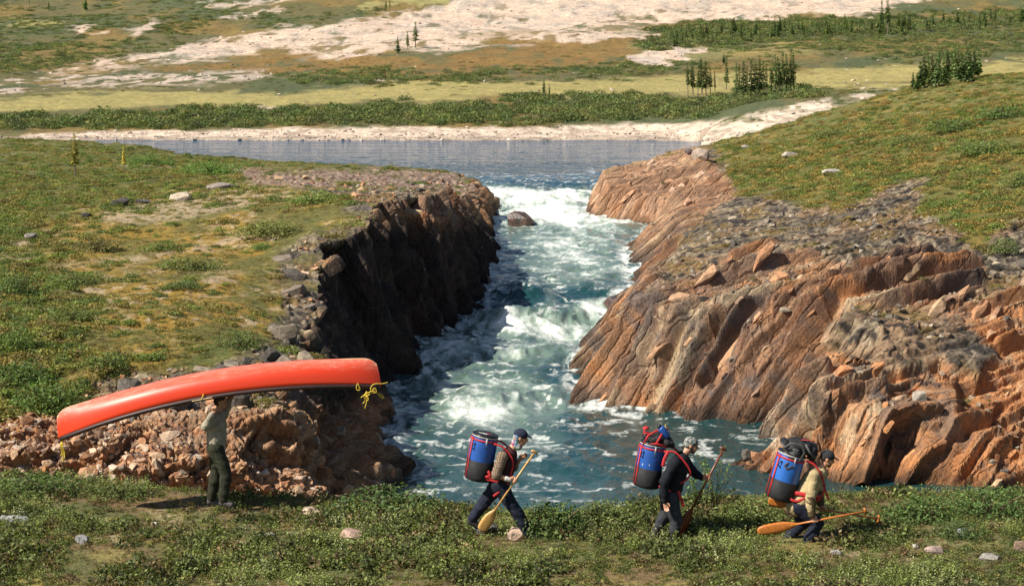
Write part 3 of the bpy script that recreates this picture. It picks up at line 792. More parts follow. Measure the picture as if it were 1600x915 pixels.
scatter_stones('shore_pebbles', FL, FL['beach'] * (FL['U'] > -60) * (FL['U'] < 1660) * (FL['d'] > 0) * (.3 + (FL['V'] > 205)), 2200, .12, .55, [(.5, .4, .32), (.3, .24, .19), (.62, .52, .42), (.2, .17, .15)])

scatter_stones('hill_stones', FL, (FL['sand'] * .8 + .06) * (FL['U'] > -60) * (FL['U'] < 1660) * (FL['V'] < 150) * (FL['V'] > -10), 1800, .15, 1.0, [(.42, .34, .27), (.22, .18, .15), (.55, .44, .35), (.3, .25, .2)])

# ------------------------------------------------------------------ leaves, bushes, trees
def leaf_cloud(n, rx, ry, rz, size, seed, up=.5, base=0.0, shell=.55, aspect=1.7):
    """n separate leaf quads filling a low mound"""
    r = np.random.default_rng(seed)
    d = r.normal(size=(n, 3)); d[:, 2] = np.abs(d[:, 2]); d /= np.linalg.norm(d, axis=1, keepdims=True)
    rad = shell + (1 - shell) * r.random(n) ** .6
    lump = .72 + .5 * vnoise(d[:, 0] * 2.1 + seed, d[:, 1] * 2.1, d[:, 2] * 2.1, seed)
    c = d * (rad * lump)[:, None] * np.array([rx, ry, rz]); c[:, 2] += base
    nn = r.normal(size=(n, 3)) * (1 - up) + d * up * .7 + np.array([0, 0, up * .7]); nn /= np.linalg.norm(nn, axis=1, keepdims=True)
    t = np.cross(nn, r.normal(size=(n, 3))); t /= np.linalg.norm(t, axis=1, keepdims=True)
    b = np.cross(nn, t); s = size * r.uniform(.6, 1.3, (n, 1))
    P = np.stack([c - t * s * aspect / 2, c - b * s * .5, c + t * s * aspect / 2, c + b * s * .5], 1).reshape(-1, 3)
    return P, np.arange(4 * n).reshape(n, 4)

def mat_leaf(name, source, vary=.5, gain=2.2):
    s = NT(name)
    if source == 'inst': base = s.attr('tone', kind='INSTANCER')
    else: base = s.n('ObjectInfo').outputs['Color']
    g = s.n('NewGeometry'); rp = g.outputs['Random Per Island']
    c = s.mix(1.0, base, s.ramp(rp, [(0.0, (1 - vary) * gain), (.6, gain), (1.0, (1 + vary) * gain)]), 'MULTIPLY')
    s.set(Base_Color=c, Roughness=.6); s.b.inputs['Specular IOR Level'].default_value = .25
    tr = s.n('BsdfTranslucent'); s.l(s.mix(1.0, c, (1.25, 1.35, .6), 'MULTIPLY'), tr.inputs[0])
    mx = s.n('MixShader'); mx.inputs[0].default_value = .32
    s.l(s.b.outputs[0], mx.inputs[1]); s.l(tr.outputs[0], mx.inputs[2])
    s.l(mx.outputs[0], s.t.nodes['Material Output'].inputs['Surface'])
    return s.m
MAT['leaf_i'] = mat_leaf('small_leaves', 'inst', .6, 2.15); MAT['leaf_f'] = mat_leaf('foreground_leaves', 'inst', .75, 1.75); MAT['leaf_o'] = mat_leaf('shrub_leaves', 'obj', .5)
def mat_bark(name, c):
    s = NT(name); n = s.noise(s.pos(), 20, 4, .6); s.set(Base_Color=s.mix(1.0, c, s.ramp(n, [(.3, .6), (.7, 1.4)]), 'MULTIPLY'), Roughness=.9); return s.m
MAT['bark'] = mat_bark('grey_bark', (.13, .10, .075)); MAT['twig'] = mat_bark('brown_twig', (.12, .075, .045))

def tubes(segs, sides=4):
    """list of (p0, p1, r0, r1) -> P, faces"""
    Ps, Fs, b = [], [], 0
    for p0, p1, r0, r1 in segs:
        p0 = Vector(p0); p1 = Vector(p1); q = (p1 - p0).to_track_quat('Z', 'X')
        for p, r in ((p0, r0), (p1, r1)):
            for k in range(sides):
                a = 6.2832 * k / sides; Ps.append(p + q @ Vector((math.cos(a) * r, math.sin(a) * r, 0)))
        for k in range(sides): Fs.append((b + k, b + (k + 1) % sides, b + sides + (k + 1) % sides, b + sides + k))
        b += 2 * sides
    return np.array([tuple(p) for p in Ps]), np.array(Fs)

def bush_src(name, n, rx, ry, rz, size, seed, mat, **k):
    P, Fc = leaf_cloud(n, rx, ry, rz, size, seed, **k)
    return mesh_np(name, P, Fc, None, mat)

# low dwarf shrubs over both banks
DW = [src('dwarf_shrub_source', bush_src('dwarf_shrub_source', 300, 1, random.uniform(.7, 1), random.uniform(.42, .62), .105, 700 + k, MAT['leaf_i'], shell=.35)) for k in range(5)]
G1 = [(.070, .088, .022), (.090, .105, .026), (.058, .078, .022), (.115, .108, .030), (.095, .078, .028), (.12, .095, .03), (.075, .10, .024)]
def shrubs_on(name, B, w, n, smin, smax, cols, zs=(.5, .9), srcs=None):
    idx = pick(B, w, n); P = (B['P'] if 'P' in B else np.stack([B['X'], B['Y'], B['Z']], -1)).reshape(-1, 3)[idx].copy()
    s = RNG.uniform(smin, smax, n)
    cc = np.array(cols)[RNG.integers(0, len(cols), n)] * RNG.uniform(.75, 1.25, (n, 1))
    sc = np.stack([s * RNG.uniform(.9, 1.5, n), s, s * RNG.uniform(*zs, n)], 1)
    rot = np.stack([RNG.normal(0, .1, n), RNG.normal(0, .1, n), RNG.uniform(0, 6.28, n)], 1)
    P[:, 2] -= s * .08
    return scatter(name, P, rot, sc, cc, srcs or DW)
U, V = LB['U'], LB['V']
gl = (1 - LB['rock']) * (LB['d'] > 1.5) * (LB['Z'] > -11.4)
pat = sstep(.44, .56, LB['nB'] * .5 + LB['nD'] * .5 + .1 * (V < 330) + .12 * (U < 120))
pale = polymask(U, V, [(150, 330), (260, 305), (400, 270), (560, 270), (500, 360), (440, 420), (430, 520), (300, 560), (180, 590), (120, 520), (80, 420)], 30)
shrubs_on('tundra_shrubs', LB, gl * pat * (1 - .72 * pale) * (U > -150), 5600, .16, .60, G1, (.55, 1.15))
MOSS = [(.115, .092, .024), (.095, .09, .024), (.125, .10, .028), (.07, .08, .024), (.16, .13, .06), (.10, .08, .03), (.085, .095, .028)]
shrubs_on('moss_cushions', LB, gl * (.5 + pale) * (U > -100), 5200, .06, .22, MOSS, (.35, .7))
U, V = RB['U'], RB['V']
gr = (1 - RB['rock']) * (RB['d'] > 1.5)
shrubs_on('tundra_shrubs', RB, gr * (.12 + sstep(.45, .58, RB['nB'] * .6 + RB['nD'] * .4)) * (U < 1750), 6000, .18, .72, G1 + [(.14, .11, .03), (.15, .10, .03)], (.55, 1.1))
shrubs_on('moss_cushions', RB, gr * (U < 1720), 4200, .07, .24, MOSS, (.35, .7))
shrubs_on('moss_cushions', RB, RB['rock'] * (RB['steep'] < .2) * (RB['d'] > 2) * sstep(.55, .65, RB['nB']), 260, .12, .3, [(.14, .11, .03), (.08, .09, .03)], (.4, .6))

FARW = [src('far_willow_source', bush_src('far_willow_source', 260, 1, random.uniform(.7, 1), random.uniform(.5, .7), .10, 760 + k, MAT['leaf_i'], shell=.3)) for k in range(4)]
# willow thickets on the far shore and on the slopes behind
u, v = FL['U'] + (FL['nB'] - .5) * 120, FL['V'] + (FL['nC'] - .5) * 34 + (FL['nB'] - .5) * 20
vis = (FL['U'] > -60) & (FL['U'] < 1660)
FLK = dict(FL); FLK['keep'] = vis & (FL['d'] > 3)
strip = polymask(u, v, [(-80, 184), (120, 178), (420, 168), (760, 162), (800, 150), (1080, 152), (1250, 138), (1270, 150), (1180, 160), (1130, 184), (1000, 190), (850, 192), (600, 196), (300, 200), (-80, 206)], 4)
DARK = [(.050, .070, .024), (.064, .086, .028), (.080, .094, .030), (.055, .062, .026), (.095, .095, .034)]
shrubs_on('willow_thicket', FLK, strip * (1 - FL['beach']) * (.35 + sstep(.38, .55, FL['nC'])), 3000, .5, 2.1, DARK, (.6, 1.3), FARW)
slope = (polymask(u, v, [(430, 122), (620, 108), (860, 112), (1010, 92), (1240, 104), (1100, 120), (900, 126), (640, 136)], 6) + polymask(u, v, [(1000, 72), (1080, 48), (1260, 36), (1400, 40), (1660, 30), (1660, 78), (1420, 96), (1300, 84), (1140, 84), (1060, 78)], 6)
         + .5 * polymask(u, v, [(-80, 80), (200, 60), (330, 40), (640, 12), (660, 22), (350, 72), (150, 105), (-80, 120)], 6) + .35 * polymask(u, v, [(-80, 0), (140, -10), (200, 20), (90, 50), (-80, 55)], 5))
shrubs_on('hillside_thicket', FLK, np.clip(slope, 0, 1) * (.2 + sstep(.42, .55, FL['nB'])) * (1 - FL['sand']) * (1 - .8 * FL['mead']), 2600, .8, 2.0, DARK + [(.09, .095, .035)], (.5, 1.0), FARW)
wood = polymask(u, v, [(1000, 66), (1060, 44), (1180, 30), (1290, 30), (1420, 26), (1660, 12), (1660, 36), (1480, 48), (1300, 58), (1120, 72), (1010, 78)], 5)
shrubs_on('hillside_thicket', FLK, wood * (1 - FL['sand']), 1500, 1.0, 2.6, DARK, (.7, 1.3), FARW)
left_hill = polymask(u, v, [(-80, -40), (700, -40), (600, 20), (420, 40), (200, 85), (60, 110), (-80, 130)], 8)
shrubs_on('hillside_thicket', FLK, left_hill * sstep(.46, .58, FL['nB'] * .6 + FL['nC'] * .4) * (1 - FL['sand']), 2200, .8, 2.2, DARK + [(.085, .09, .032)], (.45, .8), FARW)
shrubs_on('hillside_thicket', FLK, (1 - FL['sand']) * (1 - FL['beach']) * (1 - .9 * FL['mead']) * (FL['V'] < 150) * sstep(.40, .60, FL['nC']), 3200, .35, 1.1, DARK + [(.10, .085, .03), (.12, .085, .03)], (.35, .7), FARW)
shrubs_on('bank_shrubs', FLK, FL['beach'] * sstep(1090, 1150, FL['U']) * sstep(.46, .56, FL['nC']), 160, .3, .9, DARK, (.5, .9), FARW)

def far_hit(uu, vv, lo=245, hi=1100):
    ds = np.linspace(lo, hi, 6000); x = (uu - 800) / F * ds
    zr = (VH - vv) / F * ds; zt = np.maximum(far_z(x, ds), -12)
    k = np.argmax(zr <= zt)
    return Vector((x[k], ds[k], zt[k]))
def bank_hit(side, uu, vv):
    """first point of a bank seen at (u, v)"""
    B = LB if side < 0 else RB
    c = int(np.argmin(np.abs(B['U'][0] - uu)))
    Y = B['Y'][:, c]; Z = B['P'][:, c, 2]
    vs = VH - F * Z / Y; ok = (vs <= vv) & B['keep'][:, c]
    k = int(np.argmax(ok))
    return Vector(((uu - 800) / F * Y[k], Y[k], Z[k]))
def fore_hit(uu, vv):
    ds = np.linspace(18, 40, 2200); x = (uu - 800) / F * ds
    k = int(np.argmax((VH - vv) / F * ds <= fore_z(x, ds)))
    return Vector((x[k], ds[k], float(fore_z(np.array([x[k]]), np.array([ds[k]]))[0])))

# spruces: tapered trunk and a ragged narrow crown of drooping sprays
def spruce_meshes(seed, width=.16, bushy=0.0):
    r = random.Random(seed); segs = [((0, 0, -.02), (r.uniform(-.01, .01), 0, .5), .016, .010), ((0, 0, .5), (0, 0, 1.0), .010, .002)]
    P, Fc = tubes(segs, 5); trunk = mesh_np('trunk', P, Fc, None, MAT['bark'])
    Ps, Fs = [], []; z = .10 if bushy else r.uniform(.16, .36)
    while z < .985:
        w = width * (1.05 - z) ** (.65 if not bushy else .8) * r.uniform(.55, 1.15) + .008
        if not bushy and .62 < z < .72 and r.random() < .5: w *= .55
        for k in range(r.randint(5, 7)):
            a = r.uniform(0, 6.283); L = w * r.uniform(.6, 1.25)
            d = Vector((math.cos(a), math.sin(a), 0)); t = Vector((-d.y, d.x, 0)); dr = r.uniform(-.45, .05) if z < .85 else r.uniform(.1, .7)
            b = Vector((0, 0, z)) + d * .004; e = b + d * L + Vector((0, 0, L * dr)); m = b.lerp(e, .5) + Vector((0, 0, L * .08)); hw = L * r.uniform(.22, .38) + .004
            o = len(Ps); Ps += [b, m + t * hw, e, m - t * hw, m + Vector((0, 0, -hw * .9))]
            Fs += [(o, o + 1, o + 2, o + 3), (o, o + 4, o + 2, o + 1)]
        z += r.uniform(.012, .028)
    crown = mesh_np('crown', np.array([tuple(p) for p in Ps]), np.array(Fs), None, MAT['needles'])
    return trunk, crown
MAT['needles'] = mat_leaf('spruce_needles', 'obj', .45, 4.4)
SPR = [spruce_meshes(900 + k, .095 + .015 * (k % 3)) for k in range(6)]; SPB = [spruce_meshes(950 + k, .17 + .03 * (k % 3), 1) for k in range(4)]
ORD = ['leftmost', 'second from the left', 'third from the left', 'fourth from the left', 'fifth from the left', 'sixth from the left', 'seventh from the left', 'eighth from the left', 'ninth from the left', 'tenth from the left',
       'eleventh from the left', 'twelfth from the left', 'thirteenth from the left', 'fourteenth from the left', 'fifteenth from the left', 'sixteenth from the left', 'seventeenth from the left', 'eighteenth from the left']
def spruce(p, h, label, group=None, bushy=False, col=(.048, .066, .026)):
    o = bpy.data.objects.new('spruce_tree', None); link(o); o.location = p; o.empty_display_size = .3
    o.rotation_euler = (random.gauss(0, .02), random.gauss(0, .02), random.uniform(0, 6.28)); 
    tag(o, label, 'tree', group)
    tm, cm = random.choice(SPB if bushy else SPR)
    w = random.uniform(.85, 1.25)
    for nm, me in (('trunk', tm), ('crown', cm)):
        c = bpy.data.objects.new(nm, me); link(c, o); c.scale = (h * w, h * w, h)
        f = random.uniform(.75, 1.3); c.color = (col[0] * f * random.uniform(.9, 1.15), col[1] * f, col[2] * f, 1)
    return o
def far_spruce(uu, vb, vt, *a, **k):
    p = far_hit(uu, vb); return spruce(p, (vb - vt) / F * p.y, *a, **k)
for k, (uu, vb, vt) in enumerate([(1075, 150, 97), (1083, 149, 93), (1090, 152, 99), (1097, 148, 90), (1103, 150, 95), (1110, 148, 104), (1117, 147, 110)]):
    far_spruce(uu, vb, vt, 'narrow spruce, ' + ORD[k] + ', in the left stand by the pale meadow', 'spruces in the left meadow stand')
far_spruce(1135, 140, 86, 'thin lone spruce between the two spruce stands by the meadow')
for k, (uu, vb, vt) in enumerate([(1151, 152, 96), (1156, 155, 99), (1162, 156, 94), (1167, 152, 102), (1173, 154, 93), (1180, 154, 97), (1186, 152, 90), (1192, 150, 95), (1198, 150, 99), (1205, 148, 92), (1211, 147, 84), (1217, 147, 88), (1222, 146, 79), (1229, 145, 83), (1235, 144, 76), (1241, 143, 80)]):
    far_spruce(uu, vb, vt, 'narrow spruce, ' + ORD[k] + ', in the right stand beyond the sandy bank', 'spruces in the right meadow stand')
crest = []
for k in range(18):
    uu = 1427 + k * 6.0 + random.uniform(-1, 1); p0 = np.array([206.0]); D = 200.0 + random.uniform(-5, 6)
    x = (uu - 800) / F * D; z = float(f_right(np.array([x]), np.array([D]))[0])
    hpx = np.interp(uu, [1425, 1440, 1470, 1490, 1510, 1530], [28, 44, 58, 60, 52, 46]) * random.uniform(.75, 1.08)
    spruce(Vector((x, D, z + .1)), hpx / F * D, 'bushy spruce, ' + ORD[k] + ', in the dark clump on the right hilltop', 'spruces in the hilltop clump', True)
far_spruce(1377, 52, 0, 'tall spruce, left of the two that tower over the far wood'); far_spruce(1387, 54, -4, 'tall spruce, right of the two that tower over the far wood')
for k in range(95):
    uu = random.uniform(1045, 1610); vb = np.interp(uu, [1040, 1150, 1270, 1400, 1500, 1610], [70, 62, 55, 50, 44, 36]) + random.uniform(-9, 5)
    far_spruce(uu, vb, vb - random.uniform(12, 27), 'small dark spruce in the wood across the far slope', 'small spruces of the far wood', random.random() < .7)
for uu, vb, vt, lab, b in [(622, 83, 57, 'short spruce, leftmost of three below the pale dune', True), (637, 78, 49, 'middle spruce of three below the pale dune', False), (649, 75, 33, 'tallest spruce, rightmost of three below the pale dune', False),
        (133, 17, -6, 'dark bushy spruce on the far hillside at the top left corner', True), (46, 10, -8, 'pale thin spruce at the far top left edge', False), (76, 14, 2, 'low spruce between the two at the top left edge', True), (110, 35, 24, 'tiny spruce below the dark bushy one at the top left', False), (85, 37, 29, 'tiny lone spruce on the bare ground at the top left', False),
        (603, 20, -2, 'thin spruce left of the pair on the ridge above the dune', False), (609, 19, -6, 'thin spruce right of the pair on the ridge above the dune', False),
        (850, 156, 122, 'thin spruce, left of two in the willows beyond the river', False), (858, 158, 130, 'thin spruce, right of two in the willows beyond the river', False), (1131, 100, 84, 'small spruce on the slope above the left stand', True)]:
    far_spruce(uu, vb, vt, lab, bushy=b)
for uu, vb, vt, lab in [(118, 276, 207, 'taller yellowish spruce on the left bank by the pool'), (194, 270, 226, 'shorter yellowish spruce on the left bank by the pool')]:
    p = bank_hit(-1, uu, vb); spruce(p, (vb - vt) / F * p.y, lab, col=(.12, .115, .035))

# single shrubs that stand out
SHR = []
for k in range(6):
    P, Fc = leaf_cloud(1500, 1, .8, .75, .050, 1000 + k, shell=.25, base=.05); fo = mesh_np('foliage', P, Fc, None, MAT['leaf_o'])
    r = random.Random(k); sg = []
    for j in range(12):
        a = r.uniform(0, 6.28); e = Vector((math.cos(a) * r.uniform(.2, .75), math.sin(a) * r.uniform(.2, .6), r.uniform(.35, .65))); m = e * .5 + Vector((0, 0, .08))
        sg += [((0, 0, -.03), m, .02, .014), (m, e, .014, .006)]
    P, Fc = tubes(sg, 4); SHR.append((fo, mesh_np('stems', P, Fc, None, MAT['twig'])))
def shrub(p, w, h, label, col, group=None, rot=None, name='shrub'):
    o = bpy.data.objects.new(name, None); link(o); o.location = p - Vector((0, 0, h * .06)); tag(o, label, 'shrub', group); o.empty_display_size = .2
    o.rotation_euler = (0, 0, random.choice((0, 3.14)) + random.uniform(-.3, .3))
    for nm, me in zip(('foliage', 'stems'), random.choice(SHR)):
        c = bpy.data.objects.new(nm, me); link(c, o); c.scale = (w / 2, w / 2 * .9, h / .78); c.color = (*col, 1)
    return o
for uu, vb, wp, hp, lab, col in [(150, 392, 95, 28, 'brownish green shrub beside the long pale bare streak', (.085, .080, .030)), (252, 393, 78, 15, 'low green shrub right of the brownish one on the plateau', (.070, .095, .025)),
        (300, 420, 120, 24, 'broad low shrub in the middle of the left plateau', (.075, .090, .028)), (122, 446, 110, 26, 'wide green shrub below the long pale bare streak', (.065, .088, .025)), (28, 462, 80, 46, 'tall shrub at the left edge of the picture, middle height', (.060, .085, .026)),
        (285, 449, 75, 13, 'flat dark shrub strip on the ochre moss', (.06, .085, .028)), (25, 548, 62, 46, 'round bright green shrub at the left edge below the plateau', (.065, .100, .025)), (112, 500, 95, 24, 'loose green shrub above the round one on the left', (.07, .09, .026)),
        (378, 545, 88, 34, 'dark green shrub among grey stones above the canoe', (.065, .085, .026)), (408, 391, 46, 14, 'small bright green shrub near the cliff top', (.065, .105, .025)), (420, 368, 130, 28, 'long olive shrub near the cliff top', (.085, .095, .028)),
        (488, 318, 95, 24, 'bright grassy shrub on the far part of the cliff top', (.085, .115, .030)), (70, 640, 120, 55, 'dense green shrub mass above the left end of the canoe', (.055, .090, .022)), (165, 575, 90, 28, 'low green shrub over the middle left of the canoe', (.065, .088, .026)),
        (330, 270, 110, 20, 'bright green shrub by the pool on the left bank', (.07, .12, .028)), (230, 258, 90, 16, 'green willow at the pool edge left of the bright shrub', (.065, .11, .026)), (40, 598, 110, 36, 'dark shrub higher up the left slope over the dense mass', (.052, .08, .022))]:
    p = bank_hit(-1, uu, vb); shrub(p, wp / F * p.y, hp / F * p.y, lab, col)
for uu, vb, wp, hp, lab, col in [(1570, 185, 110, 26, 'large dark shrub high on the right hillside', (.055, .085, .025)), (1490, 205, 120, 24, 'dark shrub left of the large one on the right hillside', (.06, .088, .026)), (1420, 225, 90, 18, 'olive shrub halfway down the right hillside', (.08, .095, .03)), (1570, 395, 50, 28, 'green shrub in the cleft of the rocks at the right edge', (.07, .09, .03)),
        (1540, 240, 120, 24, 'broad green shrub below the large dark one on the right hill', (.07, .1, .028)), (1300, 215, 80, 18, 'small shrub near the top of the right bank', (.08, .095, .03)), (1600, 290, 100, 26, 'olive shrub at the right edge above the rocks', (.075, .095, .028))]:
    p = bank_hit(1, uu, vb); shrub(p, wp / F * p.y, hp / F * p.y, lab, col)

# ------------------------------------------------------------------ foreground vegetation
FG = []
for k in range(4):                                                   # small leafy herbs and dwarf birch
    P, Fc = leaf_cloud(110, 1, .9, .8, .145, 1200 + k, shell=.25, up=.45); FG.append(src('leafy_plant_source', mesh_np('leafy_plant_source', P, Fc, None, MAT['leaf_f'])))
for k in range(3):                                                   # upright willow sprigs with paired leaves
    r = random.Random(50 + k); Ps, Fs = [], []
    for j in range(7):
        a = r.uniform(0, 6.28); ln = Vector((math.cos(a) * .45, math.sin(a) * .45, 1.0)).normalized(); hh = r.uniform(.7, 1.35); b0 = Vector((r.uniform(-.4, .4), r.uniform(-.4, .4), -.05))
        for q in range(11):
            c = b0 + ln * hh * (.2 + .8 * q / 10); aa = q * 2.4 + r.random(); d = Vector((math.cos(aa), math.sin(aa), r.uniform(.2, .9))).normalized(); t = d.cross(Vector((0, 0, 1))).normalized() * .055
            L = .19 * r.uniform(.7, 1.2); o = len(Ps); Ps += [c, c + d * L * .5 + t, c + d * L, c + d * L * .5 - t]; Fs.append((o, o + 1, o + 2, o + 3))
    FG.append(src('willow_sprig_source', mesh_np('willow_sprig_source', np.array([tuple(p) for p in Ps]), np.array(Fs), None, MAT['leaf_f'])))
def fore_scatter(name, n, smin, smax, cols, var, dens, y0=23.2, y1=32.5):
    m = n * 6; y = y0 + (y1 - y0) * RNG.random(m); x = RNG.uniform(-.40, .40, m) * y
    w = dens(x, y); kk = RNG.random(m) < w; x, y = x[kk][:n], y[kk][:n]; n = len(x)
    z = fore_z(x, y); s = RNG.uniform(smin, smax, n); cc = np.array(cols)[RNG.integers(0, len(cols), n)] * RNG.uniform(.7, 1.3, (n, 1))
    scatter(name, np.stack([x, y, z - s * .1], 1), np.stack([RNG.normal(0, .15, n), RNG.normal(0, .15, n), RNG.uniform(0, 6.28, n)], 1), s, cc, FG, var=np.array(var)[RNG.integers(0, len(var), n)])
def clump(x, y, s, seed): return fbm(x * s, y * s * 1.2, None, 3, seed)
def bare_w(x, y):
    u = 800 + F * x / y; vv = VH + 7.0 * F / y
    b = polymask(u, vv, [(60, 812), (200, 792), (440, 802), (480, 842), (380, 862), (80, 852)], 22) + .6 * polymask(u, vv, [(1290, 862), (1420, 832), (1620, 852), (1620, 880), (1400, 890)], 16)
    tr = sum(np.exp(-((u - a) / 48) ** 2 - ((vv - 848) / 22) ** 2) for a in (745, 825, 1025, 1055, 1240, 1262)) + np.exp(-((u - 345) / 50) ** 2 - ((vv - 790) / 16) ** 2)
    return (1 - np.clip(b, 0, 1) * .55) * (1 - .8 * np.clip(tr, 0, 1))
lowleft = lambda x, y: np.where(x / y < -.10, .55, 1.0)
fore_scatter('ground_cover', 9500, .045, .13, [(.075, .095, .026), (.10, .12, .034), (.060, .075, .024), (.13, .12, .035), (.10, .07, .035)], [0, 1, 2, 3], lambda x, y: sstep(.30, .55, clump(x, y, .7, 601)) * bare_w(x, y))
fore_scatter('moss_and_crowberry', 9000, .022, .06, [(.10, .10, .026), (.075, .085, .024), (.14, .115, .032), (.12, .08, .035), (.085, .10, .028)], [0, 1, 2, 3], lambda x, y: .75 + .25 * bare_w(x, y))
fore_scatter('dwarf_birch', 3200, .12, .30, [(.070, .088, .026), (.055, .070, .024), (.095, .070, .034), (.085, .095, .03)], [0, 1, 2, 3], lambda x, y: sstep(.50, .58, clump(x, y, .8, 602)) * bare_w(x, y) * lowleft(x, y))
fore_scatter('willow_sprigs', 3600, .10, .22, [(.11, .135, .036), (.13, .15, .05), (.15, .16, .075), (.10, .125, .03)], [4, 5, 6], lambda x, y: sstep(.44, .58, clump(x, y, .6, 603)) * bare_w(x, y) * lowleft(x, y) * np.where(y > 29.5, .35, 1))
fore_scatter('pale_leaf_tips', 1300, .026, .048, [(.20, .21, .12), (.17, .19, .09), (.24, .23, .16)], [4, 5, 6], lambda x, y: sstep(.46, .60, clump(x, y, .6, 603)) * bare_w(x, y) * np.where(y > 29, .25, 1))

for uu, vb, wp, hp, lab, col in [(610, 800, 200, 50, 'broad dark green bush at the water edge behind the canoe', (.040, .065, .022)), (700, 795, 90, 38, 'dark bush just left of the striding portager with navy trousers', (.045, .068, .022)), (60, 770, 160, 34, 'low green bush at the left end of the foreground slope', (.05, .075, .022)), (190, 775, 120, 26, 'low bush under the left end of the canoe', (.055, .072, .022)),
        (865, 835, 130, 60, 'dense bush in front of the striding portager with a checked shirt', (.050, .075, .022)), (950, 820, 130, 46, 'leafy bush between the two middle portagers', (.070, .09, .028)), (1170, 812, 130, 40, 'leafy bush between the two right portagers', (.075, .095, .028)), (1440, 812, 150, 46, 'dark green bush right of the crouching portager', (.048, .078, .022)), (1550, 805, 150, 52, 'dense green bush at the right edge by the rocks', (.045, .075, .022)), (920, 800, 90, 36, 'loose bush above the leafy one in the middle', (.075, .085, .03)), (1500, 838, 100, 30, 'green bush behind the grey stone at the right', (.05, .075, .024))]:
    p = fore_hit(uu, vb); shrub(p, wp / F * p.y, hp / F * p.y, lab, col, name='bush')
# two thin willows rising in front of the water
def sapling(uu, vb, hp, wp, label, seed, col):
    p = fore_hit(uu, vb); h = hp / F * p.y; w = wp / F * p.y; r = random.Random(seed)
    o = bpy.data.objects.new('willow_sapling', None); link(o); o.location = p; tag(o, label, 'shrub')
    sg, Ps, Fs = [], [], []
    for j in range(9):
        e = Vector((r.uniform(-.5, .5) * w, r.uniform(-.3, .3) * w, h * r.uniform(.55, 1.0))); m = Vector((e.x * .35, e.y * .35, e.z * .5)); sg += [((0, 0, -.03), m, .007, .005), (m, e, .005, .002)]
        for q in range(26):
            f = .25 + .75 * q / 25; c = (m * (f / .5) if f < .5 else m.lerp(e, (f - .5) * 2)); aa = r.uniform(0, 6.28); d = Vector((math.cos(aa), math.sin(aa), r.uniform(-.1, .9))).normalized(); t = d.cross(Vector((0, 0, 1))).normalized() * .016
            L = r.uniform(.05, .085); k = len(Ps); Ps += [c, c + d * L * .5 + t, c + d * L, c + d * L * .5 - t]; Fs.append((k, k + 1, k + 2, k + 3))
    P, Fc = tubes(sg, 4); link(bpy.data.objects.new('stems', mesh_np('stems', P, Fc, None, MAT['twig'])), o)
    f = link(bpy.data.objects.new('foliage', mesh_np('foliage', np.array([tuple(q) for q in Ps]), np.array(Fs), None, MAT['leaf_o'])), o); f.color = (*col, 1)
sapling(893, 800, 88, 36, 'thin twiggy willow rising alone in front of the rapids', 1, (.09, .10, .035))
sapling(1118, 800, 105, 70, 'tall leafy willow behind the raised paddle of the dark clothed portager', 2, (.075, .12, .03))
sapling(1090, 800, 70, 40, 'shorter leafy willow under the hand of the dark clothed portager', 3, (.075, .12, .03))

# ------------------------------------------------------------------ single stones
def boulder(p, dims, label, col, seed, cat='stone', name='rock', sink=.3, mat=None):
    o = bpy.data.objects.new(name, rock_mesh(name, dims, seed, 30, mat or MAT['stone'], .3)); link(o)
    o.location = p + Vector((0, 0, dims[2] * (1 - 2 * sink))); o.rotation_euler = (random.gauss(0, .1), random.gauss(0, .1), random.uniform(-.5, .5)); o.color = (*col, 1)
    return tag(o, label, cat)
for k, (uu, vb, wp, hp, lab, col) in enumerate([(282, 314, 40, 18, 'pale boulder standing out on the left plateau', (.44, .37, .28)), (188, 322, 34, 14, 'black jagged rock left of the pale boulder', (.06, .055, .05)), (135, 339, 20, 10, 'small black rock on the green left plateau', (.06, .055, .05)),
        (48, 372, 24, 12, 'grey stone near the left edge of the plateau', (.2, .18, .16)), (345, 296, 52, 12, 'flat grey outcrop right of the pale boulder', (.26, .22, .19)), (222, 318, 30, 8, 'low dark rock between the black rock and pale boulder', (.10, .09, .085))]):
    p = bank_hit(-1, uu, vb); s = p.y / F; boulder(p, (wp * s / 2, wp * s * .35, hp * s * .6), lab, col, 400 + k)
for k, (uu, vb, wp, hp, lab, col) in enumerate([(1095, 248, 34, 22, 'grey boulder perched above the pool on the right bank', (.34, .27, .22)), (1075, 240, 18, 10, 'small dark boulder at the upstream tip of the right bank', (.14, .11, .10)), (1235, 246, 36, 10, 'pale lichen covered stone low on the right hillside', (.42, .38, .32)), (1300, 272, 44, 10, 'flat pale stone lower on the right hillside', (.40, .36, .30)), (1165, 232, 16, 7, 'small grey stone on the green slope above the pool', (.3, .27, .24)),
        (1438, 630, 34, 24, 'small grey stone wedged on the smooth orange face', (.34, .30, .25))]):
    p = bank_hit(1, uu, vb); s = p.y / F; boulder(p, (wp * s / 2, wp * s * .35, hp * s * .6), lab, col, 430 + k)
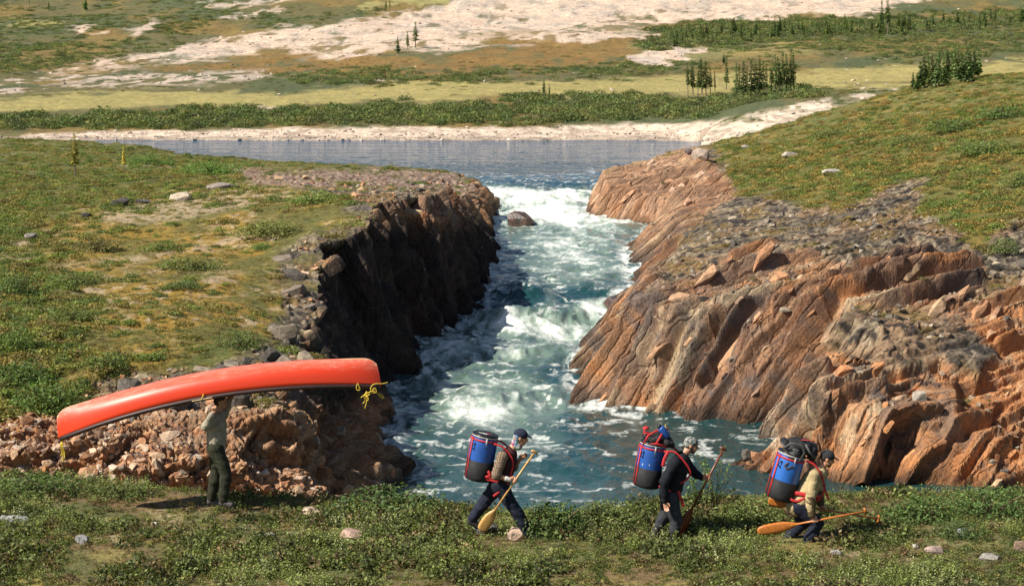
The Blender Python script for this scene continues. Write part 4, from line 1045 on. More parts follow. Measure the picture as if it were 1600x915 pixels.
for k, (uu, vb, wp, hp, lab, col) in enumerate([(28, 818, 52, 14, 'flat grey rock at the left edge of the grass', (.28, .28, .28)), (6, 815, 18, 14, 'grey rock cut off by the left edge', (.26, .26, .27)), (128, 848, 26, 16, 'small dark grey rock in the bare patch', (.20, .20, .20)), (488, 806, 40, 18, 'pale orange and grey stone below the canoe', (.38, .28, .20)), (548, 844, 46, 24, 'reddish and grey rock among the grass', (.36, .24, .19)),
        (757, 830, 46, 24, 'dark grey rock over the paddle blade of the checked shirt portager', (.13, .13, .13)), (808, 843, 40, 26, 'orange and white stone between the feet of the checked shirt portager', (.42, .30, .22)), (1504, 838, 28, 18, 'blue grey stone at the right of the grass', (.27, .28, .30)), (1460, 862, 34, 14, 'flat pinkish stone at the right of the grass', (.31, .235, .195)), (1430, 856, 14, 9, 'small white stone left of the pinkish one', (.40, .37, .32)),
        (1594, 862, 24, 26, 'brown rock cut off by the right edge', (.30, .20, .14)), (1306, 866, 22, 12, 'small grey stone below the crouching portager', (.32, .3, .27)), (1545, 872, 46, 10, 'low pale grey stone sunk in the grass at the right', (.25, .23, .2)), (420, 838, 22, 8, 'small pale stone left of the reddish rock', (.4, .36, .3)), (240, 822, 22, 9, 'small whitish stone in the left bare patch', (.42, .38, .32))]):
    p = fore_hit(uu, vb); s = p.y / F; boulder(p, (wp * s / 2, wp * s * .38, hp * s * .6), lab, col, 460 + k)
s_ = NT('wet_dark_rock'); n_ = s_.noise(s_.pos(), 2.5, 5, .65); s_.set(Base_Color=s_.ramp(n_, [(.35, (.035, .03, .03)), (.65, (.13, .075, .055))]), Roughness=.3); s_.bump(n_, .8, .15); MAT['wet'] = s_.m
x_, y_ = shore_pt(812, 352); boulder(Vector((x_, y_, zw(y_) - .1)), (1.35, 1.2, 1.0), 'dark wet boulder splitting the white water', (.1, .08, .07), 499, sink=.32, mat=MAT['wet'])
x_, y_ = shore_pt(972, 482); boulder(Vector((x_, y_, zw(y_))), (1.3, 1.6, .8), 'dark wet rock at the foot of the right bank by the second drop', (.1, .08, .07), 498, sink=.4, mat=MAT['wet'])
x_, y_ = shore_pt(930, 535); boulder(Vector((x_, y_, zw(y_))), (.8, 1.2, .45), 'low wet rock at the foot of the right bank below the second drop', (.1, .08, .07), 497, sink=.4, mat=MAT['wet'])
# ------------------------------------------------------------------ canoe
def simple(name, col, rough=.6, spec=.4, var=.25, scale=12, bump=.0, bscale=60):
    s = NT(name); p = s.obco(); n = s.noise(p, scale, 4, .6)
    s.set(Base_Color=s.mix(1.0, col, s.ramp(n, [(.3, 1 - var), (.7, 1 + var)]), 'MULTIPLY'), Roughness=rough); s.b.inputs['Specular IOR Level'].default_value = spec
    if bump: s.bump(s.noise(p, bscale, 3, .6), bump, .01)
    return s.m
def mat_hull():
    s = NT('worn_red_hull'); p = s.obco()
    mp = s.n('Mapping'); s.l(p, mp.inputs[0]); mp.inputs['Scale'].default_value = (1.2, 9, 9)
    n = s.noise(mp.outputs[0], 3.0, 6, .7); n2 = s.noise(p, 5, 5, .7); z = s.n('SeparateXYZ'); s.l(p, z.inputs[0])
    # scuffs gather on the bottom of the hull
    low = s.ramp(s.math('ADD', s.math('MULTIPLY', s.attr('keel', 'Fac'), 1.0), s.math('MULTIPLY', s.math('SUBTRACT', n2, .5), .5)), [(.35, 0.0), (.85, .6)])
    sc = s.math('MULTIPLY', s.ramp(n, [(.50, 0.0), (.66, 1.0)]), low)
    c = s.mix(s.math('MULTIPLY', low, 1.0), (.62, .043, .010), (.62, .17, .11))
    c = s.mix(sc, c, (.70, .42, .33))
    c = s.mix(s.attr('stem', 'Fac'), c, (.66, .47, .25))
    s.set(Base_Color=c, Roughness=s.mix(low, .40, .6)); s.b.inputs['Specular IOR Level'].default_value = .5
    s.bump(n, .06, .02)
    return s.m
MAT['hull'] = mat_hull(); MAT['gun'] = simple('dark_gunwale', (.035, .016, .014), .5); MAT['wood'] = simple('brown_wood', (.20, .10, .045), .5)
MAT['yrope'] = simple('yellow_rope', (.62, .45, .05), .8); MAT['tanstrip'] = simple('worn_tan_edge', (.66, .47, .28), .7)

CD = 29.0
cL = ray(92, 686, CD); cR = ray(596, 603, CD)
cmid = (cL + cR) / 2; clen = (cR - cL).length; cang = math.atan2(cR.z - cL.z, cR.x - cL.x)
canoe = bpy.data.objects.new('canoe', None); link(canoe); canoe.location = cmid; canoe.rotation_euler = (math.radians(-5), -cang, 0)
tag(canoe, 'red canoe carried upside down over the head of the left portager', 'canoe')
hl = clen / 2
def sheer(t): return .30 * (1 - abs(t) ** 2.0)                       # gunwale height over the line through the tips
def hw(t): return .455 * max(0.0, 1 - abs(t) ** 2.35) ** .85 + .012
def depth(t): return .375 + .07 * abs(t) ** 3
def hull_mesh(inner=0.0, nx=90, ns=26):
    P, A, S = [], [], []
    for i in range(nx + 1):
        t = -1 + 2 * i / nx
        w = max(hw(t) - inner, .006); zg = sheer(t); dp = depth(t) - inner
        for j in range(ns + 1):
            a = -1 + 2 * j / ns                                       # -1 near gunwale, 0 keel, 1 far gunwale
            b = abs(a); ph = (1 - b) * math.pi / 2                    # 0 at gunwale
            pw = .62 + .6 * abs(t) ** 3
            y = w * math.copysign(math.cos(ph) ** pw, a); zz = dp * math.sin(ph) ** (.70 + .35 * abs(t) ** 3)
            x = hl * t
            e = max(0, abs(t) - .90) / .10                            # rounded stems
            if e > 0: zz = zz * (1 - .20 * e ** 3.0); x = math.copysign(hl * (abs(t)) - .045 * e ** 2 * (zz / .45) ** 2.5 * .8, t)
            y *= 1 + .04 * math.sin(ph * 2)
            P.append((x, y, zg + zz)); A.append(max(0, math.sin(ph)) ** 1.6)
            S.append(float(abs(t) > .76 and b < .14) * min(1, (abs(t) - .76) / .06) if abs(t) < 1 else float(b < .3) * .8)
    return np.array(P), np.array(A), np.array(S), grid_faces(nx + 1, ns + 1)
P, A, S, Fc = hull_mesh()
P2_, A2, S2, F2 = hull_mesh(.012)
n0 = len(P)
rim = []
for i in range(90):
    for j in (0, 26):
        a, b = i * 27 + j, (i + 1) * 27 + j; rim.append((a, b, n0 + b, n0 + a))
hull = link(bpy.data.objects.new('hull', mesh_np('hull', np.concatenate([P, P2_]), np.concatenate([Fc, F2[:, ::-1] + n0, np.array(rim)]), {'keel': np.concatenate([A, A2 * 0]), 'stem': np.concatenate([S, S2 * 0])}, MAT['hull'], True)), canoe)
def path_mesh(name, pts, rad, mat, sides=8, flat=1.0, closed=False, smooth=True, up=(0, 0, 1)):
    """tube swept along points; rad is a number or a list"""
    pts = [Vector(p) for p in pts]; n = len(pts); Ps = []
    for i, p in enumerate(pts):
        d = (pts[(i + 1) % n] - pts[i - 1]) if closed else (pts[min(i + 1, n - 1)] - pts[max(i - 1, 0)])
        d.normalize(); u_ = Vector(up); s = d.cross(u_)
        if s.length < 1e-4: s = d.cross(Vector((1, 0, 0)))
        s.normalize(); w = s.cross(d).normalized(); r = rad[i] if isinstance(rad, (list, tuple)) else rad
        for k in range(sides):
            a = 6.28318 * k / sides; Ps.append(p + s * math.cos(a) * r + w * math.sin(a) * r * flat)
    bm = bmesh.new(); vs = [bm.verts.new(p) for p in Ps]
    m = n if closed else n - 1
    for i in range(m):
        for k in range(sides):
            a = i * sides; b = ((i + 1) % n) * sides; k2 = (k + 1) % sides
            bm.faces.new((vs[a + k], vs[a + k2], vs[b + k2], vs[b + k]))
    if not closed:
        bm.faces.new(vs[:sides]); bm.faces.new(vs[-sides:][::-1])
    bmesh.ops.recalc_face_normals(bm, faces=bm.faces)
    for f in bm.faces: f.smooth = smooth
    me = bpy.data.meshes.new(name); bm.to_mesh(me); bm.free(); me.materials.append(mat); return me
def box_mesh(name, dims, mat, bevel=.004):
    bm = bmesh.new(); bmesh.ops.create_cube(bm, size=1); bmesh.ops.scale(bm, vec=dims, verts=bm.verts)
    bmesh.ops.bevel(bm, geom=bm.edges[:], offset=bevel, segments=1, affect='EDGES')
    me = bpy.data.meshes.new(name); bm.to_mesh(me); bm.free(); me.materials.append(mat); return me
for sg in (-1, 1):
    pts = [(hl * t, sg * (hw(t) + .004), sheer(t) - .008) for t in np.linspace(-.985, .985, 60)]
    link(bpy.data.objects.new('gunwale', path_mesh('gunwale', pts, .026, MAT['gun'], 8, 1.35)), canoe)
for t in (-.9, .9):
    bm = bmesh.new()
    ts = [math.copysign(q, t) for q in np.linspace(.86, .99, 6)]
    up = [[bm.verts.new((hl * q, sg * (hw(q) + .012), sheer(q) + dz)) for q in ts for sg in (-1, 1)] for dz in (-.03, .035)]
    for lay in up:
        for i in range(5): bm.faces.new((lay[2 * i], lay[2 * i + 1], lay[2 * i + 3], lay[2 * i + 2]))
    for i in range(5):
        for sg in (0, 1): bm.faces.new((up[0][2 * i + sg], up[0][2 * i + 2 + sg], up[1][2 * i + 2 + sg], up[1][2 * i + sg]))
    for i in (0, 5): bm.faces.new((up[0][2 * i], up[0][2 * i + 1], up[1][2 * i + 1], up[1][2 * i]))
    bmesh.ops.recalc_face_normals(bm, faces=bm.faces)
    me = bpy.data.meshes.new('deck_plate'); bm.to_mesh(me); bm.free(); me.materials.append(MAT['gun']); link(bpy.data.objects.new('deck_plate', me), canoe)
for t, nm, wd in ((-.02, 'yoke', .08), (-.42, 'seat', .22), (.48, 'seat', .22), (.25, 'thwart', .05)):
    o = link(bpy.data.objects.new(nm, box_mesh(nm, (wd, 2 * hw(t) - (.01 if nm != 'seat' else .10), .022), MAT['wood'])), canoe); o.location = (hl * t, 0, sheer(t) + (.0 if nm != 'seat' else .10))
def rope(pts, r, name='rope', parent=canoe, mat=None):
    pts = [Vector(p) for p in pts]; out = []
    for i in range(len(pts) - 1):                                     # Catmull-Rom
        p0, p1, p2, p3 = pts[max(i - 1, 0)], pts[i], pts[i + 1], pts[min(i + 2, len(pts) - 1)]
        for q in range(5):
            t = q / 5; out.append(.5 * ((2 * p1) + (p2 - p0) * t + (2 * p0 - 5 * p1 + 4 * p2 - p3) * t * t + (3 * p1 - p0 - 3 * p2 + p3) * t ** 3))
    out.append(pts[-1]); return link(bpy.data.objects.new(name, path_mesh(name, out, r, mat or MAT['yrope'], 5)), parent)
cinv = (Matrix.Translation(cmid) @ Euler((math.radians(-5), -cang, 0)).to_matrix().to_4x4()).inverted()
def cp(u, v, y=0.0): return cinv @ (ray(u, v, CD + y) )
rope([cp(606, 597, -.05), cp(598, 599, -.10), cp(584, 600, -.14), cp(579, 607, -.16), cp(581, 613, -.16), cp(588, 612, -.15), cp(586, 606, -.15), cp(580, 610, -.15)], .0075)
rope([cp(563, 608, -.2), cp(561, 603, -.2), cp(559, 599, -.2), cp(557, 604, -.2), cp(558, 609, -.2), cp(562, 609, -.2)], .0075)
rope([cp(586, 610, -.15), cp(578, 612, -.17), cp(570, 616, -.18), cp(564, 621, -.18)], .0075)
for dx, ln in ((0, 638), (-3, 630), (3, 626), (5, 618)): rope([cp(573, 611, -.17), cp(571 + dx * .5, 618, -.19), cp(573 + dx, 626 if ln > 628 else ln - 3, -.18 - dx * .01), cp(570 + dx, ln, -.18)], .008)
rope([cp(588, 612, -.13), cp(596, 621, -.10), cp(600, 620, -.08), cp(592, 614, -.1)], .008)
for dx, ln in ((0, 722), (-2, 712), (2, 716)): rope([cp(97, 688, -.05), cp(96 + dx, 697, -.07), cp(99 + dx, 706, -.06), cp(98 + dx * 1.5, ln, -.06)], .009)
rope([cp(318, 615, -.47), cp(317, 619, -.48), cp(315, 623, -.48)], .010, 'cord'); rope([cp(300, 626.5, -.47), cp(316, 623.5, -.48), cp(332, 620.5, -.48)], .007, 'cord', canoe, MAT['tanstrip'])

# ------------------------------------------------------------------ people
def prim_capsule(bm, p0, r0, p1, r1, flat=1.0, side=None, seg=12):
    p0 = Vector(p0); p1 = Vector(p1); d = p1 - p0; L = max(d.length, 1e-4); d.normalize()
    s = Vector(side) if side is not None else Vector((0, 1, 0)); s = s - d * s.dot(d)
    if s.length < 1e-3: s = Vector((1, 0, 0)) - d * d.x
    s.normalize(); w = d.cross(s)
    rings = []
    for a in (-80, -50, -22): rings.append((p0 + d * r0 * math.sin(math.radians(a)), r0 * math.cos(math.radians(a))))
    for q in range(5): rings.append((p0.lerp(p1, q / 4), r0 + (r1 - r0) * q / 4))
    for a in (22, 50, 80): rings.append((p1 + d * r1 * math.sin(math.radians(a)), r1 * math.cos(math.radians(a))))
    prev = None
    for c, r in rings:
        vs = [bm.verts.new(c + s * math.cos(6.28318 * k / seg) * r * flat + w * math.sin(6.28318 * k / seg) * r) for k in range(seg)]
        if prev:
            for k in range(seg): bm.faces.new((prev[k], prev[(k + 1) % seg], vs[(k + 1) % seg], vs[k]))
        else: bm.faces.new(vs[::-1])
        prev = vs
    bm.faces.new(prev)
def prim_ell(bm, c, r, q=None):
    m = Matrix.Translation(Vector(c)) @ (q.to_matrix().to_4x4() if q else Matrix()) @ Matrix.Diagonal((*r, 1))
    bmesh.ops.create_icosphere(bm, subdivisions=3, radius=1, matrix=m)
def organic(name, prims, mat, parent, voxel=.008, smooth=3, wrinkle=0.0, wscale=18, seed=0):
    """one continuous skin over all the primitives"""
    bm = bmesh.new()
    for p in prims:
        if p[0] == 'c': prim_capsule(bm, *p[1:])
        else: prim_ell(bm, *p[1:])
    bmesh.ops.recalc_face_normals(bm, faces=bm.faces)
    me = bpy.data.meshes.new(name); bm.to_mesh(me); bm.free()
    o = bpy.data.objects.new(name, me); COL.objects.link(o)
    r = o.modifiers.new('r', 'REMESH'); r.mode = 'VOXEL'; r.voxel_size = voxel
    s = o.modifiers.new('s', 'SMOOTH'); s.iterations = smooth; s.factor = .5
    dg = bpy.context.evaluated_depsgraph_get(); dg.update()
    m2 = bpy.data.meshes.new_from_object(o.evaluated_get(dg)); o.modifiers.clear(); o.data = m2; bpy.data.meshes.remove(me); m2.name = name
    n = len(m2.vertices); co = np.zeros(n * 3, np.float32); m2.vertices.foreach_get('co', co); co = co.reshape(-1, 3).astype(float)
    if wrinkle:
        no = np.zeros(n * 3, np.float32); m2.vertices.foreach_get('normal', no); no = no.reshape(-1, 3)
        w = fbm(co[:, 0] * wscale, co[:, 1] * wscale, co[:, 2] * wscale * 1.7 + co[:, 0] * 6, 3, seed) - .5
        co = co + no * (w * 2 * wrinkle)[:, None]; m2.vertices.foreach_set('co', co.astype(np.float32).ravel())
    m2.polygons.foreach_set('use_smooth', np.ones(len(m2.polygons), bool))
    m2.materials.clear(); m2.materials.append(mat); m2.update()
    if parent is not None: o.parent = parent
    return o

def cloth(name, col, var=.25, bump=.3): return simple(name, col, .85, .2, var, 9, bump, 90)
MAT['skin'] = simple('sunburnt_skin', (.46, .235, .145), .5, .4, .12, 14); MAT['hair'] = simple('dark_hair', (.03, .02, .015), .7); MAT['eye'] = simple('dark_eye', (.02, .015, .012), .2)
MAT['navy'] = cloth('navy_trousers', (.014, .018, .032)); MAT['charcoal'] = cloth('charcoal_trousers', (.035, .038, .046)); MAT['olive'] = cloth('olive_trousers', (.030, .032, .020), .35)
MAT['grey_shirt'] = cloth('grey_beige_jersey', (.30, .265, .205)); MAT['black_fleece'] = cloth('black_fleece', (.010, .012, .017)); MAT['khaki'] = cloth('khaki_jacket', (.36, .285, .155)); MAT['olive_sleeve'] = cloth('olive_brown_sleeve', (.095, .070, .035))
MAT['maroon'] = cloth('dark_maroon_vest', (.035, .014, .016)); MAT['boot'] = simple('dark_boot', (.035, .033, .034), .6); MAT['boot_rim'] = simple('pale_boot_rim', (.42, .37, .22), .7); MAT['greyboot'] = simple('grey_brown_boot', (.085, .075, .075), .7)
MAT['navycap'] = cloth('navy_cap', (.018, .024, .045)); MAT['greycap'] = cloth('charcoal_cap', (.030, .031, .035)); MAT['white'] = simple('white_cuff', (.55, .53, .5), .8)
MAT['red'] = simple('red_webbing', (.42, .022, .025), .6); MAT['blackpl'] = simple('black_plastic', (.012, .012, .013), .35); MAT['blackfab'] = simple('black_pack_fabric', (.016, .016, .018), .7, .3, .3, 12, .3); MAT['metal'] = simple('metal_ring', (.35, .35, .34), .35)
MAT['blue'] = simple('blue_barrel_plastic', (.014, .075, .31), .42, .5, .15, 6); MAT['cyan'] = simple('bright_blue_barrel_plastic', (.018, .115, .43), .42, .5, .15, 6); MAT['yellow'] = simple('yellow_cap', (.6, .42, .03), .5); MAT['greyfab'] = simple('grey_pack_fabric', (.075, .078, .082), .7, .3, .3, 10, .3)
def mat_plaid():
    s = NT('tan_checked_shirt'); p = s.obco(); b = s.n('TexBrick'); mp = s.n('Mapping'); s.l(p, mp.inputs[0]); mp.inputs['Rotation'].default_value = (1.57, .3, 0); s.l(mp.outputs[0], b.inputs['Vector'])
    b.offset = 0; b.inputs['Scale'].default_value = 1; b.inputs['Brick Width'].default_value = .022; b.inputs['Row Height'].default_value = .022; b.inputs['Mortar Size'].default_value = .0045
    b.inputs['Color1'].default_value = (.33, .26, .16, 1); b.inputs['Color2'].default_value = (.24, .19, .12, 1); b.inputs['Mortar'].default_value = (.09, .05, .04, 1)
    s.set(Base_Color=b.outputs[0], Roughness=.9); return s.m
def mat_buff(name, cols, scale):
    s = NT(name); v = s.n('TexVoronoi'); v.inputs['Scale'].default_value = scale; s.l(s.obco(), v.inputs['Vector'])
    sp = s.n('SeparateXYZ'); s.l(v.outputs['Color'], sp.inputs[0]); r = s.ramp(sp.outputs[0], [((k + .5) / len(cols), c) for k, c in enumerate(cols)]); s.set(Base_Color=r, Roughness=.85); return s.m
MAT['plaid'] = mat_plaid(); MAT['buff'] = mat_buff('coloured_neckerchief', [(.35, .05, .16), (.05, .22, .38), (.45, .45, .28), (.10, .30, .14), (.5, .5, .5), (.30, .03, .08)], 30)
MAT['bandana'] = mat_buff('grey_patterned_bandana', [(.03, .04, .045), (.20, .22, .21), (.07, .09, .09), (.42, .42, .38), (.05, .06, .06)], 55)

def grip_hand(c, ax, wrist, R=.016, s=1.0):
    """palm, four bent fingers and a thumb closed round a bar through c along ax"""
    c = Vector(c); ax = Vector(ax).normalized(); wrist = Vector(wrist); n = c - wrist; n -= ax * n.dot(ax); n.normalize(); t = ax.cross(n)
    if t.z > 0: t = -t
    pr = []
    pc = c - n * (R + .020) - t * .012
    pr.append(('c', wrist, .026, pc - n * .012, .030, 1.25, ax)); 
    for k in range(4): pr.append(('c', pc - n * .02 + ax * (k - 1.5) * .017, .014, c - n * (R + .012) + ax * (k - 1.5) * .021 - t * .01, .0125))
    for k, ln in enumerate((.92, 1.0, .97, .82)):
        a0 = c + ax * (k - 1.5) * .0215; pts = []
        for th in (200, 262, 318, 318 + 50 * ln):
            th = math.radians(th); pts.append(a0 + (n * math.cos(th) + t * -math.sin(th)) * (R + .0105))
        pts = [a0 - n * (R + .014) - t * .002] + [a0 + (n * math.cos(math.radians(q)) + t * math.sin(math.radians(q))) * (R + .0105) for q in (130, 75, 20 - 18 * ln, -30 - 20 * ln)]
        for a, b, r0, r1 in zip(pts[:-1], pts[1:], (.0105, .0100, .0094, .0088), (.0100, .0094, .0088, .0080)): pr.append(('c', a, r0 * s, b, r1 * s))
    tb = pc + ax * -.034; th = [tb, c - n * (R + .004) - ax * .046 - t * .018, c - ax * .034 + n * .004 - t * (R + .012), c - ax * .016 + n * (R + .006) - t * .012]
    for a, b, r0, r1 in zip(th[:-1], th[1:], (.0135, .0115, .0105), (.0115, .0105, .009)): pr.append(('c', a, r0, b, r1))
    return pr
def open_hand(wrist, d, side, curl=.5, s=1.0):
    """relaxed hanging hand: palm, four unequal curled fingers, thumb from the side of the palm"""
    w = Vector(wrist); d = Vector(d).normalized(); sd = Vector(side); sd = (sd - d * sd.dot(d)).normalized(); nn = d.cross(sd)
    pr = [('c', w, .026, w + d * .045, .034, .55, nn), ('c', w + d * .03, .034, w + d * .075, .036, .5, nn)]
    for k, ln in enumerate((.070, .080, .074, .058)):
        b = w + d * .085 + sd * (1.5 - k) * .0195; dd = d.copy(); p = b
        for q in range(3):
            dd = (dd + nn * curl * (.45 + .2 * q)).normalized(); e = p + dd * ln * (.42, .33, .25)[q]; pr.append(('c', p, .0105 - .001 * q, e, .0098 - .001 * q)); p = e
    b = w + d * .03 + sd * .03; m = b + (d * .7 + sd * .6 + nn * .3).normalized() * .042; e = m + (d * .95 + sd * .1 + nn * .35).normalized() * .032
    return pr + [('c', b, .015, m, .012), ('c', m, .012, e, .009)]

def head_prims(c, face, up, s=1.0):
    """skull, jaw, nose, brow, lips, ears; c is the middle of the head"""
    c = Vector(c); f = Vector(face).normalized(); u = Vector(up); u = (u - f * u.dot(f)).normalized(); r = u.cross(f)
    q = Matrix((f, r, u)).transposed().to_quaternion()
    def W(x, y, z): return c + (f * x + r * y + u * z) * s
    pr = [('e', W(-.012, 0, .025), (.098 * s, .078 * s, .092 * s), q), ('e', W(.022, 0, -.045), (.066 * s, .056 * s, .066 * s), q), ('e', W(.050, 0, -.088), (.030 * s, .034 * s, .024 * s), q),
          ('c', W(.080, 0, .012), .010 * s, W(.104, 0, -.026), .0145 * s), ('e', W(.076, 0, .018), (.022 * s, .052 * s, .011 * s), q),
          ('e', W(.084, 0, -.054), (.012 * s, .024 * s, .007 * s), q), ('e', W(.080, 0, -.066), (.012 * s, .021 * s, .008 * s), q)]
    for sg in (-1, 1): pr += [('e', W(-.008, sg * .078, -.008), (.018 * s, .009 * s, .031 * s), q), ('e', W(.052, sg * .036, -.025), (.028 * s, .024 * s, .022 * s), q)]
    return pr, W, q

def person(label, D, J, cfg):
    """J: joints as (u, v, depth offset) seen in the photograph, turned into metres at distance D"""
    j = {k: ray(a, b, D) + Vector((0, y, 0)) for k, (a, b, y) in J.items()}
    root = bpy.data.objects.new('person', None); link(root); tag(root, label, 'person'); root.empty_display_size = .2
    g = (j['ankle_n'] + j['ankle_f']) / 2; root.location = (g.x, g.y, min(j['ankle_n'].z, j['ankle_f'].z) - .09)
    off = Vector(root.location); j = {k: p - off for k, p in j.items()}
    hip_n = j['pelvis'] + Vector((0, -.095, -.02)); hip_f = j['pelvis'] + Vector((0, .095, -.02))
    chest = j['pelvis'].lerp(j['neck'], .68)
    sh = {'n': j['sh_n'], 'f': j['sh_f']}
    face = Vector(cfg['face']).normalized()
    up = cfg.get('up', (0, 0, 1))
    hp, W, hq = head_prims(j['head'], face, up, cfg.get('hs', 1.0))
    body = list(hp)
    body += [('c', j['neck'], .062, j['head'] - face * .015 + Vector((0, 0, -.04)), .055)]
    body += [('c', j['pelvis'], .125, chest, .125, 1.25), ('c', chest, .13, j['neck'] - Vector((0, 0, .05)), .10, 1.35), ('c', sh['n'], .065, sh['f'], .065)]
    for s, hip in (('n', hip_n), ('f', hip_f)):
        body += [('c', hip, .088, j['knee_' + s], .058), ('c', j['knee_' + s], .056, j['knee_' + s].lerp(j['ankle_' + s], .35), .054), ('c', j['knee_' + s].lerp(j['ankle_' + s], .35), .054, j['ankle_' + s], .037), ('c', j['ankle_' + s] - Vector((.02, 0, .04)), .040, j['toe_' + s], .034)]
        body += [('c', sh[s], .058, j['elbow_' + s], .043), ('c', j['elbow_' + s], .043, j['elbow_' + s].lerp(j['wrist_' + s], .35), .041), ('c', j['elbow_' + s].lerp(j['wrist_' + s], .35), .041, j['wrist_' + s], .027)]
    hands = cfg['hands'](j, off)
    organic('body', body + hands, MAT['skin'], root, .0068, 2)
    for sg in (-1, 1):
        e = link(bpy.data.objects.new('eye', rock_mesh('eye', (.009, .013, .008), 5, 20, MAT['eye'])), root); e.location = W(.082, sg * .031, .002); e.rotation_mode = 'QUATERNION'; e.rotation_quaternion = hq
    # trousers
    tr = [('c', j['pelvis'] + Vector((0, 0, .03)), .138, j['pelvis'] - Vector((0, 0, .05)), .135, 1.25)]
    bg = cfg.get('baggy', 1.0)
    for s, hip in (('n', hip_n), ('f', hip_f)):
        end = j['knee_' + s].lerp(j['ankle_' + s], cfg.get('leg_end', .97))
        tr += [('c', hip, .118 * bg, j['knee_' + s], .086 * bg), ('c', j['knee_' + s], .086 * bg, j['knee_' + s].lerp(end, .4), .084 * bg), ('c', j['knee_' + s].lerp(end, .4), .084 * bg, end, .070 * bg)]
    organic('trousers', tr, MAT[cfg['trousers']], root, .009, 2, .017, 9, 3)
    # top
    top = [('c', j['pelvis'] + (chest - j['pelvis']) * cfg.get('hem', .1), .158, chest, .160, 1.25), ('c', chest, .162, j['neck'] - Vector((0, 0, .055)), .112, 1.4), ('c', sh['n'], .078, sh['f'], .078), ('c', j['neck'] - (j['neck'] - chest) * .1, .075, j['neck'] + (j['head'] - j['neck']) * .12, .066)]
    sl = []
    for s in 'nf':
        el = cfg.get('sleeve_end', .94); w = j['elbow_' + s].lerp(j['wrist_' + s], el)
        sl += [('c', sh[s], .086, j['elbow_' + s], .072), ('c', j['elbow_' + s], .072, w, .052 if el > .5 else .066)]
    if cfg.get('vest'):
        for k in (0, 2): organic('sleeve', sl[k:k + 2], MAT[cfg['top']], root, .008, 2, .008, 16, 5)
        organic('vest', top, MAT[cfg['vest']], root, .009, 2, .008, 14, 6)
    else: organic(cfg.get('top_name', 'jersey'), top + sl, MAT[cfg['top']], root, .009, 2, .015, 10, 7)
    if cfg.get('forearm'):
        for s in 'nf': organic('sleeve_panel', [('c', j['elbow_' + s] * .9 + sh[s] * .1, .077, j['elbow_' + s].lerp(j['wrist_' + s], .92), .058)], MAT[cfg['forearm']], root, .008, 2, .006, 18, 9)
    for s in 'nf':
        a, t = j['ankle_' + s], j['toe_' + s]
        if cfg.get('boot_top'):
            bt = j['knee_' + s].lerp(a, cfg['boot_top']); pr = [('c', bt, .066, a, .050), ('c', a - Vector((.02, 0, .035)), .050, t, .043)]
            organic('boot_rim', [('c', bt - (bt - a).normalized() * .01, .071, bt + (bt - a).normalized() * .012, .071)], MAT['boot_rim'], root, .008, 1)
        else: pr = [('c', a + (j['knee_' + s] - a).normalized() * .07, .052, a, .050), ('c', a - Vector((.025, 0, .035)), .050, t, .044), ('c', a - Vector((.04, 0, .062)), .036, t - Vector((0, 0, .02)), .034)]
        organic('boot', pr, MAT[cfg['boot']], root, .008, 2)
    def hat(name, prims, mat, **k): return organic(name, prims, MAT[mat], root, .006, 2, **k)
    cfg['headwear'](W, hq, hat, j, root)
    return root, j, off

def cap(W, hq, hat, mat, brim=True):
    pr = [('e', W(-.012, 0, .045), (.108, .088, .086), hq)]
    if brim: pr += [('e', W(.115, 0, .040), (.062, .062, .010), hq @ Euler((0, .25, 0)).to_quaternion())]
    hat('cap', pr, mat)
def strap(root, pts, w=.022, name='strap', mat='red'):
    return link(bpy.data.objects.new(name, path_mesh(name, pts, w, MAT[mat], 6, .3, up=(0, 1, 0))), root)

# --- left portager under the canoe
def hands1(j, off):
    ax = Vector((math.cos(cang), 0, math.sin(cang)))
    return grip_hand(j['grip_n'], ax, j['wrist_n'], .015) + grip_hand(j['grip_f'], ax, j['wrist_f'], .015)
def hw1(W, hq, hat, j, root): hat('hair', [('e', W(-.022, 0, .045), (.100, .084, .080), hq), ('e', W(-.05, 0, -.01), (.065, .075, .07), hq)], 'hair', wrinkle=.006, wscale=40)
person('man in grey jersey and olive trousers carrying the red canoe overhead', 29.0, dict(pelvis=(338, 695, 0), neck=(339, 646, 0), head=(345, 627, 0), sh_n=(334, 650, -.18), sh_f=(341, 650, .18),
    elbow_n=(328, 659, -.40), wrist_n=(339, 638, -.455), grip_n=(342, 628.5, -.455), elbow_f=(345, 655, .36), wrist_f=(352, 632, .42), grip_f=(355, 624, .44), knee_n=(355, 737, -.11), ankle_n=(351, 777, -.11), toe_n=(363, 785, -.13), knee_f=(336, 740, .09), ankle_f=(329, 780, .10), toe_f=(337, 788, .11)),
    dict(face=(1, 0, -.1), trousers='olive', top='grey_shirt', boot='greyboot', hands=hands1, headwear=hw1, hem=-.05, baggy=1.12))

